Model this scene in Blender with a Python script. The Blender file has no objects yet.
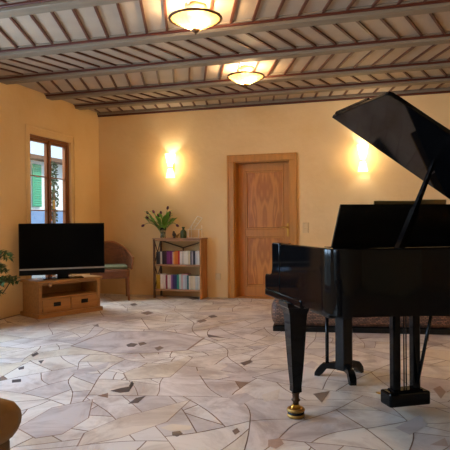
import bpy, bmesh, math, random
from mathutils import Vector, Matrix, noise
C = bpy.context.scene.collection
PI = math.pi
R = math.radians
rnd = random.Random(11)

# ------------------------------------------------------------------ materials
def S(c):  # sRGB 0..255 -> linear rgba
    o = []
    for v in c:
        v /= 255.0
        o.append(v / 12.92 if v <= .04045 else ((v + .055) / 1.055) ** 2.4)
    return (*o, 1.0)

def mat(name, col, rough=.5, metal=0.0, spec=.5, noise_amt=0.0, noise_scale=8.0, bump=0.0, stretch=(1, 1, 1),
        emit=None, estr=0.0, coat=0.0, trans=0.0, col2=None, detail=5.0, alpha=None, bscale=None):
    m = bpy.data.materials.new(name); m.use_nodes = True
    nt = m.node_tree; b = nt.nodes['Principled BSDF']
    b.inputs['Base Color'].default_value = col
    b.inputs['Roughness'].default_value = rough
    b.inputs['Metallic'].default_value = metal
    b.inputs['Specular IOR Level'].default_value = spec
    b.inputs['Coat Weight'].default_value = coat
    b.inputs['Transmission Weight'].default_value = trans
    if emit:
        b.inputs['Emission Color'].default_value = emit
        b.inputs['Emission Strength'].default_value = estr
    if noise_amt or bump or col2:
        tc = nt.nodes.new('ShaderNodeTexCoord'); mp = nt.nodes.new('ShaderNodeMapping')
        mp.inputs['Scale'].default_value = stretch
        nt.links.new(tc.outputs['Object'], mp.inputs['Vector'])
        nz = nt.nodes.new('ShaderNodeTexNoise'); nz.inputs['Scale'].default_value = noise_scale
        nz.inputs['Detail'].default_value = detail
        nt.links.new(mp.outputs['Vector'], nz.inputs['Vector'])
        if noise_amt or col2:
            cr = nt.nodes.new('ShaderNodeValToRGB')
            c2 = col2 or tuple(v * (1 - noise_amt) for v in col[:3]) + (1,)
            cr.color_ramp.elements[0].color = c2; cr.color_ramp.elements[1].color = col
            cr.color_ramp.elements[0].position = .33; cr.color_ramp.elements[1].position = .67
            nt.links.new(nz.outputs['Fac'], cr.inputs['Fac'])
            nt.links.new(cr.outputs['Color'], b.inputs['Base Color'])
        if bump:
            src = nz
            if bscale:
                src = nt.nodes.new('ShaderNodeTexNoise'); src.inputs['Scale'].default_value = bscale
                src.inputs['Detail'].default_value = 6
                nt.links.new(mp.outputs['Vector'], src.inputs['Vector'])
            bp = nt.nodes.new('ShaderNodeBump'); bp.inputs['Strength'].default_value = bump
            bp.inputs['Distance'].default_value = .02
            nt.links.new(src.outputs['Fac'], bp.inputs['Height'])
            nt.links.new(bp.outputs['Normal'], b.inputs['Normal'])
    return m

M = {}
M['wall'] = mat('ochre_plaster', S((239, 207, 156)), .85, spec=.2, col2=S((232, 194, 138)), noise_scale=1.3, bump=.35, bscale=9)
M['boards'] = mat('ceiling_boards', S((180, 160, 138)), .6, spec=.3, noise_amt=.12, noise_scale=3, stretch=(1, 1, 1))
M['batten'] = mat('dark_batten', S((90, 48, 32)), .5, spec=.4)
M['beam'] = mat('beam_wood', S((138, 122, 102)), .6, spec=.3, noise_amt=.18, noise_scale=3, stretch=(.6, 8, 8))
M['red'] = mat('red_brown_moulding', S((88, 38, 20)), .45, spec=.4)
M['door'] = mat('door_frame_wood', S((204, 138, 56)), .4, spec=.4, noise_amt=.22, noise_scale=4, stretch=(6, 6, .5))
M['door_in'] = mat('door_leaf_wood', S((202, 134, 58)), .4, spec=.4, noise_amt=.2, noise_scale=4, stretch=(6, 6, .5))
M['brass'] = mat('brass', S((214, 164, 76)), .28, metal=1.0)
M['gold'] = mat('worn_gold', S((168, 130, 68)), .5, metal=.8)
M['bronze'] = mat('dark_bronze', S((74, 50, 28)), .45, metal=.6)
M['win'] = mat('window_wood', S((142, 82, 36)), .4, spec=.4, noise_amt=.2, noise_scale=4, stretch=(8, 8, .6))
M['white_plastic'] = mat('ivory_plastic', S((222, 190, 140)), .4)
M['lacquer'] = mat('black_piano_lacquer', (.003, .003, .0034, 1), .06, spec=.17)
M['satin'] = mat('black_satin_lacquer', (.006, .006, .006, 1), .25, spec=.25)
M['ivory'] = mat('ivory_keys', S((235, 230, 215)), .25)
M['ebony'] = mat('ebony_keys', (.01, .01, .01, 1), .3)
M['plate'] = mat('gilded_iron_plate', S((150, 112, 50)), .4, metal=.7)
M['spruce'] = mat('soundboard_spruce', S((190, 140, 80)), .4, noise_amt=.15, stretch=(1, 20, 1))
M['steel'] = mat('steel_string', S((170, 165, 155)), .3, metal=1)
M['felt'] = mat('dark_red_felt', S((80, 20, 20)), .9)
M['paper'] = mat('aged_music_paper', S((128, 104, 56)), .8)
M['paper2'] = mat('aged_cover', S((112, 96, 54)), .8)
M['tvblack'] = mat('tv_screen', (.0025, .0025, .003, 1), .12, spec=.06)
M['tvbezel'] = mat('tv_bezel', (.004, .004, .0045, 1), .3, spec=.12)
M['silver'] = mat('brushed_silver', S((190, 185, 180)), .3, metal=.8)
M['oak'] = mat('honey_oak', S((182, 130, 74)), .45, spec=.4, noise_amt=.22, noise_scale=3, stretch=(1, 10, 10))
M['oakdark'] = mat('honey_oak_shelf', S((150, 100, 52)), .5, spec=.3, noise_amt=.2, noise_scale=3, stretch=(1, 10, 10))
M['iron'] = mat('black_iron', (.02, .017, .015, 1), .45, metal=.6)
M['pine'] = mat('rustic_pine', S((190, 130, 74)), .55, spec=.3, noise_amt=.35, noise_scale=5, stretch=(4, 4, .8))
M['pine_light'] = mat('greyed_pine', S((178, 134, 98)), .6, spec=.3, noise_amt=.25, noise_scale=4, stretch=(1, 6, 6))
M['pine_frame'] = mat('dark_shelf_frame', S((104, 74, 52)), .6, spec=.3, noise_amt=.25, noise_scale=4, stretch=(6, 6, 1))
M['rattan'] = None
M['cush'] = mat('sage_cushion', S((126, 132, 104)), .9, noise_amt=.1, noise_scale=40)
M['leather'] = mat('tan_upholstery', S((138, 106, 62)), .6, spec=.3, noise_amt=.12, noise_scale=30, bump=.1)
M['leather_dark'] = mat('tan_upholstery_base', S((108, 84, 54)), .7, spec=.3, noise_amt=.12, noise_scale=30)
M['leaf'] = mat('leaf_green', S((140, 188, 70)), .45, noise_amt=.4, noise_scale=6)
M['leaf2'] = mat('ficus_leaf', S((72, 100, 42)), .45, noise_amt=.45, noise_scale=8)
M['stem'] = mat('stem_green', S((96, 120, 50)), .6)
M['bark'] = mat('bark', S((92, 68, 44)), .8, noise_amt=.3)
M['pot'] = mat('terracotta', S((150, 84, 54)), .8, noise_amt=.15)
M['soil'] = mat('soil', S((46, 34, 26)), .95)
M['tulip'] = mat('purple_petal', S((96, 34, 62)), .5, noise_amt=.3, noise_scale=20)
M['tulip2'] = mat('dusky_pink_petal', S((158, 84, 104)), .5, noise_amt=.3, noise_scale=20)
M['glass'] = mat('clear_glass', (.95, .97, .96, 1), .03, trans=1.0)
M['green_glass'] = mat('green_glaze', S((62, 74, 38)), .15)
M['wire'] = mat('white_wire', S((236, 222, 200)), .4)
M['dark_fig'] = mat('dark_figurine', S((58, 38, 24)), .5)
M['light_fig'] = mat('gilt_figurine', S((168, 128, 62)), .4, metal=.4)
M['cable'] = mat('black_cable', (.03, .025, .02, 1), .5)
M['ext_wall'] = mat('neighbour_render', S((226, 228, 228)), .9, noise_amt=.06, noise_scale=2)
M['ext_roof'] = mat('roof_tiles', S((116, 84, 66)), .85, noise_amt=.3, noise_scale=14)
M['shutter'] = mat('green_shutter', S((84, 178, 142)), .6)
M['ext_low'] = mat('blue_render', S((120, 146, 186)), .9, noise_amt=.08)
M['ground'] = mat('outdoor_ground', S((150, 150, 146)), .95, noise_amt=.2, noise_scale=1.5)
M['tree'] = mat('tree_leaves', S((58, 78, 48)), .7, noise_amt=.4, noise_scale=10)

def lampglass(name, col, estr, ecol, clear=.35):
    m = bpy.data.materials.new(name); m.use_nodes = True
    nt = m.node_tree; nt.nodes.clear()
    out = nt.nodes.new('ShaderNodeOutputMaterial')
    tr = nt.nodes.new('ShaderNodeBsdfTranslucent'); tr.inputs['Color'].default_value = col
    gl = nt.nodes.new('ShaderNodeBsdfGlossy'); gl.inputs['Roughness'].default_value = .2
    gl.inputs['Color'].default_value = (.8, .75, .65, 1)
    tp = nt.nodes.new('ShaderNodeBsdfTransparent'); tp.inputs['Color'].default_value = (1, .93, .78, 1)
    em = nt.nodes.new('ShaderNodeEmission'); em.inputs['Strength'].default_value = estr
    em.inputs['Color'].default_value = ecol
    tc = nt.nodes.new('ShaderNodeTexCoord')
    nz = nt.nodes.new('ShaderNodeTexNoise'); nz.inputs['Scale'].default_value = 7; nz.inputs['Detail'].default_value = 3
    nt.links.new(tc.outputs['Object'], nz.inputs['Vector'])
    rp = nt.nodes.new('ShaderNodeValToRGB')
    rp.color_ramp.elements[0].position = .35; rp.color_ramp.elements[1].position = .7
    rp.color_ramp.elements[0].color = tuple(v * .72 for v in col[:3]) + (1,); rp.color_ramp.elements[1].color = col
    nt.links.new(nz.outputs['Fac'], rp.inputs['Fac']); nt.links.new(rp.outputs['Color'], tr.inputs['Color'])
    m1 = nt.nodes.new('ShaderNodeMixShader'); m1.inputs['Fac'].default_value = .08
    m2 = nt.nodes.new('ShaderNodeMixShader'); m2.inputs['Fac'].default_value = clear
    ad = nt.nodes.new('ShaderNodeAddShader')
    nt.links.new(tr.outputs[0], m1.inputs[1]); nt.links.new(gl.outputs[0], m1.inputs[2])
    nt.links.new(m1.outputs[0], m2.inputs[1]); nt.links.new(tp.outputs[0], m2.inputs[2])
    nt.links.new(m2.outputs[0], ad.inputs[0]); nt.links.new(em.outputs[0], ad.inputs[1])
    nt.links.new(ad.outputs[0], out.inputs['Surface'])
    return m
M['lampglass'] = lampglass('alabaster_glass', (.62, .45, .2, 1), .07, (1, .74, .34, 1), .5)
M['sconceglass'] = lampglass('sconce_glass', (.98, .9, .72, 1), .6, (1, .88, .64, 1), .5)

def pane_mat():
    m = bpy.data.materials.new('window_glass'); m.use_nodes = True
    nt = m.node_tree; nt.nodes.clear()
    out = nt.nodes.new('ShaderNodeOutputMaterial')
    tp = nt.nodes.new('ShaderNodeBsdfTransparent'); tp.inputs['Color'].default_value = (.94, .97, .96, 1)
    gl = nt.nodes.new('ShaderNodeBsdfGlossy'); gl.inputs['Roughness'].default_value = .02
    mx = nt.nodes.new('ShaderNodeMixShader')
    mx.inputs['Fac'].default_value = .06
    nt.links.new(tp.outputs[0], mx.inputs[1]); nt.links.new(gl.outputs[0], mx.inputs[2])
    nt.links.new(mx.outputs[0], out.inputs['Surface'])
    return m
M['pane'] = pane_mat()

def rattan(name, c1, c2, sx, sz):
    m = bpy.data.materials.new(name); m.use_nodes = True
    nt = m.node_tree; b = nt.nodes['Principled BSDF']; b.inputs['Roughness'].default_value = .55
    tc = nt.nodes.new('ShaderNodeTexCoord'); sp = nt.nodes.new('ShaderNodeSeparateXYZ')
    nt.links.new(tc.outputs['Object'], sp.inputs[0])
    ad = nt.nodes.new('ShaderNodeMath'); ad.operation = 'ADD'
    nt.links.new(sp.outputs['X'], ad.inputs[0]); nt.links.new(sp.outputs['Y'], ad.inputs[1])
    cb = nt.nodes.new('ShaderNodeCombineXYZ')
    nt.links.new(ad.outputs[0], cb.inputs['X']); nt.links.new(sp.outputs['Z'], cb.inputs['Y'])
    br = nt.nodes.new('ShaderNodeTexBrick')
    br.inputs['Scale'].default_value = 1.0
    br.inputs['Brick Width'].default_value = sx; br.inputs['Row Height'].default_value = sz
    br.inputs['Mortar Size'].default_value = sz * .16
    br.inputs['Color1'].default_value = c1; br.inputs['Color2'].default_value = c2
    br.inputs['Mortar'].default_value = tuple(v * .2 for v in c2[:3]) + (1,)
    nt.links.new(cb.outputs[0], br.inputs['Vector'])
    nt.links.new(br.outputs['Color'], b.inputs['Base Color'])
    bp = nt.nodes.new('ShaderNodeBump'); bp.inputs['Strength'].default_value = .8; bp.inputs['Distance'].default_value = .01
    bp.invert = True
    nt.links.new(br.outputs['Fac'], bp.inputs['Height']); nt.links.new(bp.outputs['Normal'], b.inputs['Normal'])
    return m
M['rattan'] = rattan('dark_rattan', S((150, 108, 82)), S((84, 58, 44)), .036, .016)
M['rattan_light'] = rattan('honey_wicker', S((176, 112, 66)), S((140, 84, 50)), .03, .013)
M['wicker_frame'] = mat('wicker_frame', S((158, 100, 58)), .5)

def veneer():
    m = bpy.data.materials.new('bookmatched_veneer'); m.use_nodes = True
    nt = m.node_tree; b = nt.nodes['Principled BSDF']
    b.inputs['Roughness'].default_value = .35; b.inputs['Specular IOR Level'].default_value = .4
    tc = nt.nodes.new('ShaderNodeTexCoord'); sp = nt.nodes.new('ShaderNodeSeparateXYZ')
    nt.links.new(tc.outputs['Object'], sp.inputs[0])
    ab = nt.nodes.new('ShaderNodeMath'); ab.operation = 'ABSOLUTE'   # mirrored about the panel's centre line
    nt.links.new(sp.outputs['X'], ab.inputs[0])
    cb = nt.nodes.new('ShaderNodeCombineXYZ')
    nt.links.new(ab.outputs[0], cb.inputs['X']); nt.links.new(sp.outputs['Z'], cb.inputs['Y'])
    mp = nt.nodes.new('ShaderNodeMapping'); mp.inputs['Scale'].default_value = (4.2, .75, 1)
    nt.links.new(cb.outputs[0], mp.inputs['Vector'])
    nz = nt.nodes.new('ShaderNodeTexNoise'); nz.inputs['Scale'].default_value = 2.2; nz.inputs['Detail'].default_value = 1.5
    nt.links.new(mp.outputs[0], nz.inputs['Vector'])
    ml = nt.nodes.new('ShaderNodeMath'); ml.operation = 'MULTIPLY'; ml.inputs[1].default_value = 26
    nt.links.new(nz.outputs['Fac'], ml.inputs[0])
    sn = nt.nodes.new('ShaderNodeMath'); sn.operation = 'SINE'; nt.links.new(ml.outputs[0], sn.inputs[0])
    mr = nt.nodes.new('ShaderNodeMapRange'); mr.inputs['From Min'].default_value = -1
    nt.links.new(sn.outputs[0], mr.inputs['Value'])
    cr = nt.nodes.new('ShaderNodeValToRGB')
    cr.color_ramp.elements[0].color = S((178, 108, 36)); cr.color_ramp.elements[1].color = S((208, 138, 56))
    nt.links.new(mr.outputs[0], cr.inputs['Fac']); nt.links.new(cr.outputs['Color'], b.inputs['Base Color'])
    return m
M['veneer'] = veneer()

def stone_mat():
    m = bpy.data.materials.new('polished_crazy_paving'); m.use_nodes = True
    nt = m.node_tree; b = nt.nodes['Principled BSDF']
    b.inputs['Roughness'].default_value = .4; b.inputs['Specular IOR Level'].default_value = .35
    at = nt.nodes.new('ShaderNodeAttribute'); at.attribute_name = 'stone'
    cr = nt.nodes.new('ShaderNodeValToRGB'); cr.color_ramp.interpolation = 'LINEAR'
    cols = [(0, (222, 212, 204)), (.30, (230, 219, 206)), (.50, (222, 209, 196)), (.64, (219, 203, 182)), (.70, (226, 214, 206)),
            (.80, (214, 203, 197)), (.88, (203, 190, 184)), (.91, (176, 140, 118)), (.95, (130, 106, 94)), (1, (84, 76, 76))]
    el = cr.color_ramp.elements
    el[0].position, el[0].color = cols[0][0], S(cols[0][1]); el[1].position, el[1].color = cols[-1][0], S(cols[-1][1])
    for p, c in cols[1:-1]:
        e = el.new(p); e.color = S(c)
    nt.links.new(at.outputs['Fac'], cr.inputs['Fac'])
    tc = nt.nodes.new('ShaderNodeTexCoord')
    nz = nt.nodes.new('ShaderNodeTexNoise'); nz.inputs['Scale'].default_value = 2.2; nz.inputs['Detail'].default_value = 9
    nz.inputs['Roughness'].default_value = .68; nz.inputs['Distortion'].default_value = .8
    nt.links.new(tc.outputs['Object'], nz.inputs['Vector'])
    c2 = nt.nodes.new('ShaderNodeValToRGB')
    c2.color_ramp.elements[0].position = .36; c2.color_ramp.elements[1].position = .56
    c2.color_ramp.elements[0].color = S((208, 196, 190)); c2.color_ramp.elements[1].color = (1, 1, 1, 1)
    nt.links.new(nz.outputs['Fac'], c2.inputs['Fac'])
    mx = nt.nodes.new('ShaderNodeMix'); mx.data_type = 'RGBA'; mx.blend_type = 'MULTIPLY'; mx.inputs[0].default_value = .9
    nt.links.new(cr.outputs['Color'], mx.inputs[6]); nt.links.new(c2.outputs['Color'], mx.inputs[7])
    nt.links.new(mx.outputs[2], b.inputs['Base Color'])
    return m
M['stone'] = stone_mat()
M['grout'] = mat('floor_grout', S((146, 118, 100)), .9)

# ------------------------------------------------------------------ mesh helpers
def new_bm(): return bmesh.new()

def box(bm, c, s, rot=None, bev=0.0, seg=1):
    r = bmesh.ops.create_cube(bm, size=1.0)
    vs = r['verts']
    bmesh.ops.scale(bm, vec=Vector(s), verts=vs)
    if bev:
        es = list({e for v in vs for e in v.link_edges})
        o = bmesh.ops.bevel(bm, geom=es, offset=bev, segments=seg, affect='EDGES', profile=.5)
        vs = list({v for f in o['faces'] for v in f.verts} | {v for v in vs if v.is_valid})
    m = Matrix.Translation(Vector(c))
    if rot is not None: m = m @ rot.to_4x4()
    bmesh.ops.transform(bm, matrix=m, verts=vs)
    return vs

def prism(bm, poly, axis, a, b, bev=0.0):
    """extrude a 2D polygon between a and b along axis ('x','y','z')"""
    def P(p, t):
        return {'z': (p[0], p[1], t), 'y': (p[0], t, p[1]), 'x': (t, p[0], p[1])}[axis]
    v0 = [bm.verts.new(P(p, a)) for p in poly]; v1 = [bm.verts.new(P(p, b)) for p in poly]
    n = len(poly); fs = [bm.faces.new(v0[::-1]), bm.faces.new(v1)]
    for i in range(n):
        fs.append(bm.faces.new((v0[i], v0[(i + 1) % n], v1[(i + 1) % n], v1[i])))
    bmesh.ops.recalc_face_normals(bm, faces=fs)
    if bev:
        es = [e for e in {e for f in fs[:2] for e in f.edges}]
        bmesh.ops.bevel(bm, geom=es, offset=bev, segments=2, affect='EDGES', profile=.5)

def tube(bm, pts, rad, seg=8, cap=True):
    pts = [Vector(p) for p in pts]; n = len(pts)
    if not isinstance(rad, (list, tuple)): rad = [rad] * n
    rings = []; prev = None
    for i, p in enumerate(pts):
        t = (pts[min(i + 1, n - 1)] - pts[max(i - 1, 0)]).normalized()
        if prev is None:
            a = Vector((0, 0, 1)) if abs(t.z) < .9 else Vector((1, 0, 0))
            u = t.cross(a).normalized()
        else:
            u = (prev - t * prev.dot(t)).normalized()
        prev = u; v = t.cross(u)
        rings.append([bm.verts.new(p + (u * math.cos(2 * PI * j / seg) + v * math.sin(2 * PI * j / seg)) * rad[i]) for j in range(seg)])
    for i in range(n - 1):
        for j in range(seg):
            f = bm.faces.new((rings[i][j], rings[i][(j + 1) % seg], rings[i + 1][(j + 1) % seg], rings[i + 1][j])); f.smooth = True
    if cap:
        bm.faces.new(rings[0][::-1]); bm.faces.new(rings[-1])

def lathe(bm, prof, seg=24, c=(0, 0, 0), close=False):
    c = Vector(c); rings = []
    for r, z in prof:
        if r < 1e-5: rings.append([bm.verts.new(c + Vector((0, 0, z)))])
        else: rings.append([bm.verts.new(c + Vector((r * math.cos(2 * PI * j / seg), r * math.sin(2 * PI * j / seg), z))) for j in range(seg)])
    for a, b in zip(rings, rings[1:]):
        for j in range(seg):
            k = (j + 1) % seg
            if len(a) == 1 and len(b) == 1: continue
            if len(a) == 1: f = bm.faces.new((a[0], b[k], b[j]))
            elif len(b) == 1: f = bm.faces.new((a[j], a[k], b[0]))
            else: f = bm.faces.new((a[j], a[k], b[k], b[j]))
            f.smooth = True
    bmesh.ops.recalc_face_normals(bm, faces=bm.faces)

def sections(bm, secs, smooth=False):
    """loft list of equal-length vertex loops"""
    rings = [[bm.verts.new(Vector(p)) for p in s] for s in secs]
    n = len(rings[0])
    for a, b in zip(rings, rings[1:]):
        for j in range(n):
            f = bm.faces.new((a[j], a[(j + 1) % n], b[(j + 1) % n], b[j])); f.smooth = smooth
    bm.faces.new(rings[0][::-1]); bm.faces.new(rings[-1])
    bmesh.ops.recalc_face_normals(bm, faces=bm.faces)

def obj(name, bm, m, parent=None, loc=None, smooth=False, kind=None):
    me = bpy.data.meshes.new(name)
    bm.normal_update(); bm.to_mesh(me); bm.free()
    me.materials.append(M[m] if isinstance(m, str) else m)
    if smooth:
        for p in me.polygons: p.use_smooth = True
    o = bpy.data.objects.new(name, me); C.objects.link(o)
    if parent: o.parent = parent
    if loc is not None: o.location = loc
    if kind: o['kind'] = kind
    return o

def empty(name, label, cat, loc=(0, 0, 0), rz=0.0, group=None):
    o = bpy.data.objects.new(name, None); C.objects.link(o)
    o.location = loc; o.rotation_euler = (0, 0, rz); o.empty_display_size = .1
    return tag(o, label, cat, group)

def tag(o, label, cat, group=None):
    o['label'] = label; o['category'] = cat
    if group: o['group'] = group
    return o

def struct(name, bm, m, loc=None, label=None, cat=None):
    o = obj(name, bm, m, loc=loc, kind='structure')
    if label: o['label'] = label
    if cat: o['category'] = cat
    return o
def struct_empty(name, loc, label, cat, rz=0):
    o = empty(name, label, cat, loc, rz); o['kind'] = 'structure'; return o

# ------------------------------------------------------------------ room
XL, XR, YB, YR = -4.629, 4.2, 8.208, -3.4
ZB, ZC = 2.895, 2.955           # beam underside, ceiling boards
WT = .34                        # wall thickness

def wall_grid(bm, axis, pos, thick, u0, u1, z0, z1, holes):
    """a wall slab with rectangular through-holes: axis 'x' -> plane x=pos, u is y"""
    us = sorted({u0, u1, *[h[0] for h in holes], *[h[1] for h in holes]})
    zs = sorted({z0, z1, *[h[2] for h in holes], *[h[3] for h in holes]})
    def P(u, z, t): return (t, u, z) if axis == 'x' else (u, t, z)
    a, b = pos, pos + thick
    def solid(i, j):
        if i < 0 or j < 0 or i >= len(us) - 1 or j >= len(zs) - 1: return False
        um, zm = (us[i] + us[i + 1]) / 2, (zs[j] + zs[j + 1]) / 2
        return not any(h[0] < um < h[1] and h[2] < zm < h[3] for h in holes)
    cache = {}
    def V(u, z, t):
        k = (round(u, 4), round(z, 4), round(t, 4))
        if k not in cache: cache[k] = bm.verts.new(P(u, z, t))
        return cache[k]
    for i in range(len(us) - 1):
        for j in range(len(zs) - 1):
            if not solid(i, j): continue
            A, B, c, D = us[i], us[i + 1], zs[j], zs[j + 1]
            bm.faces.new((V(A, c, a), V(B, c, a), V(B, D, a), V(A, D, a)))
            bm.faces.new((V(A, c, b), V(A, D, b), V(B, D, b), V(B, c, b)))
            if not solid(i - 1, j): bm.faces.new((V(A, c, a), V(A, D, a), V(A, D, b), V(A, c, b)))
            if not solid(i + 1, j): bm.faces.new((V(B, c, a), V(B, c, b), V(B, D, b), V(B, D, a)))
            if not solid(i, j - 1): bm.faces.new((V(A, c, a), V(A, c, b), V(B, c, b), V(B, c, a)))
            if not solid(i, j + 1): bm.faces.new((V(A, D, a), V(B, D, a), V(B, D, b), V(A, D, b)))
    bmesh.ops.recalc_face_normals(bm, faces=bm.faces)

# openings
WIN = (6.39, 7.38, .32, 2.36)           # the visible casement (y0, y1, z0, z1)
WIN3 = (-1.2, 1.2, .25, 2.35)  # added opening beside the viewer, out of frame, to let in fill light
WIN2 = (2.3, 4.5, .25, 2.35)            # the wide window nearer the camera, out of frame
DOOR = (-2.335, -1.462, 0.0, 2.075)

bm = new_bm(); wall_grid(bm, 'x', XL, -.15, YR, YB + WT, -.06, 3.02, [WIN, WIN2, WIN3]); struct('wall_left', bm, 'wall', label='ochre plastered wall on the left with the casement window', cat='wall')
bm = new_bm(); wall_grid(bm, 'y', YB, WT, XL, XR, -.06, 3.02, [DOOR]); struct('wall_back', bm, 'wall', label='ochre plastered back wall with the wooden door', cat='wall')
bm = new_bm(); wall_grid(bm, 'x', XR, WT, YR, YB + WT, -.06, 3.02, []); struct('wall_right', bm, 'wall', label='ochre plastered wall on the right, out of frame', cat='wall')
bm = new_bm(); wall_grid(bm, 'y', YR, -WT, XL, XR, -.06, 3.02, []); struct('wall_rear', bm, 'wall', label='ochre plastered wall behind the viewer', cat='wall')

# --- floor: crazy paving, every stone a polygon of the one floor mesh
def build_floor():
    polys = [[Vector((XL, YR)), Vector((XR, YR)), Vector((XR, YB + .2)), Vector((XL, YB + .2))]]
    polys[0][0].x -= .0
    r = random.Random(5)
    def area(p): return abs(sum(p[i].x * p[(i + 1) % len(p)].y - p[(i + 1) % len(p)].x * p[i].y for i in range(len(p)))) / 2
    def cut(p, o, n):
        A, B = [], []
        for i in range(len(p)):
            a, b = p[i], p[(i + 1) % len(p)]
            da, db = (a - o).dot(n), (b - o).dot(n)
            if da >= 0: A.append(a)
            if da <= 0: B.append(a)
            if da * db < 0:
                q = a + (b - a) * (da / (da - db)); A.append(q); B.append(q)
        return A, B
    out = []; stack = polys[:]
    while stack:
        p = stack.pop()
        ar = area(p)
        lim = .02 + .22 * r.random() ** 1.5
        if ar < lim or len(p) < 3: out.append(p); continue
        c = sum(p, Vector((0, 0))) / len(p)
        L = max(((p[i] - p[j]) for i in range(len(p)) for j in range(i)), key=lambda v: v.length)
        ang = math.atan2(L.y, L.x) + r.uniform(-.75, .75)
        o = c + L * r.uniform(-.16, .16)
        A, B = cut(p, o, Vector((math.cos(ang), math.sin(ang))))
        for q in (A, B):
            if len(q) > 2 and area(q) > .0004: stack.append(q)
    # cut dark corner shards off some stones
    fin = []
    for p in out:
        s = r.random()
        val = r.random() * .78 if s < .82 else .78 + r.random() * .1
        if len(p) >= 3 and r.random() < .09 and area(p) > .06:
            i = r.randrange(len(p)); a, b, c = p[i - 1], p[i], p[(i + 1) % len(p)]
            la, lc = (a - b).length, (c - b).length
            t = min(.6, r.uniform(.06, .17) / max(la, .01)); u = min(.6, r.uniform(.06, .15) / max(lc, .01))
            q1, q2 = b + (a - b) * t, b + (c - b) * u
            fin.append(([q1, b, q2], .9 + .1 * r.random()))
            pp = list(p); pp[i:i + 1] = [q1, q2]; fin.append((pp, val))
        else: fin.append((p, val))
    # dark shards and grey slabs seen in the photo, laid where they lie
    return fin
def warp(v):
    a = noise.noise_vector(Vector((v.x * .9, v.y * .9, 3.1))) * .20
    b = noise.noise_vector(Vector((v.x * 1.9, v.y * 1.9, 7.7))) * .085
    return Vector((v.x + a.x + b.x, v.y + a.y + b.y))
def shrink(p, g):
    n = len(p); ar = sum(p[i].x * p[(i + 1) % n].y - p[(i + 1) % n].x * p[i].y for i in range(n))
    if ar < 0: p = p[::-1]
    q = list(p)
    for i in range(n):
        a, b = p[i], p[(i + 1) % n]
        if (b - a).length < 1e-5: continue
        t = (b - a).normalized(); nn = Vector((-t.y, t.x)); o = a + nn * g
        r = []
        for j in range(len(q)):
            u, v = q[j], q[(j + 1) % len(q)]
            du, dv = (u - o).dot(nn), (v - o).dot(nn)
            if du >= 0: r.append(u)
            if du * dv < 0: r.append(u + (v - u) * (du / (du - dv)))
        q = r
        if len(q) < 3: return None
    return q
def add_stone(bm, lay, p, val, z=0.0, g=.0032, do_warp=True):
    q = shrink(p, g) if g else list(p)
    if not q: return
    pts = []
    for i in range(len(q)):
        a, b = q[i], q[(i + 1) % len(q)]
        n = max(1, int((b - a).length / .07))
        for s in range(n): pts.append(a + (b - a) * (s / n))
    vs = []
    for v in pts:
        w = warp(v) if do_warp else v
        w.x = min(max(w.x, XL + .001), XR - .001); w.y = min(max(w.y, YR + .001), YB + .199)
        if vs and (Vector((w.x, w.y, z)) - vs[-1].co).length < 1e-4: continue
        vs.append(bm.verts.new((w.x, w.y, z)))
    if len(vs) < 3: return
    f = bm.faces.new(vs)
    if f.normal.z < 0 or f.calc_area() == 0:
        f.normal_update()
        if f.normal.z < 0: f.normal_flip()
    f[lay] = val
bm = new_bm(); lay = bm.faces.layers.float.new('stone')
for p, v in build_floor(): add_stone(bm, lay, p, v)
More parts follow.
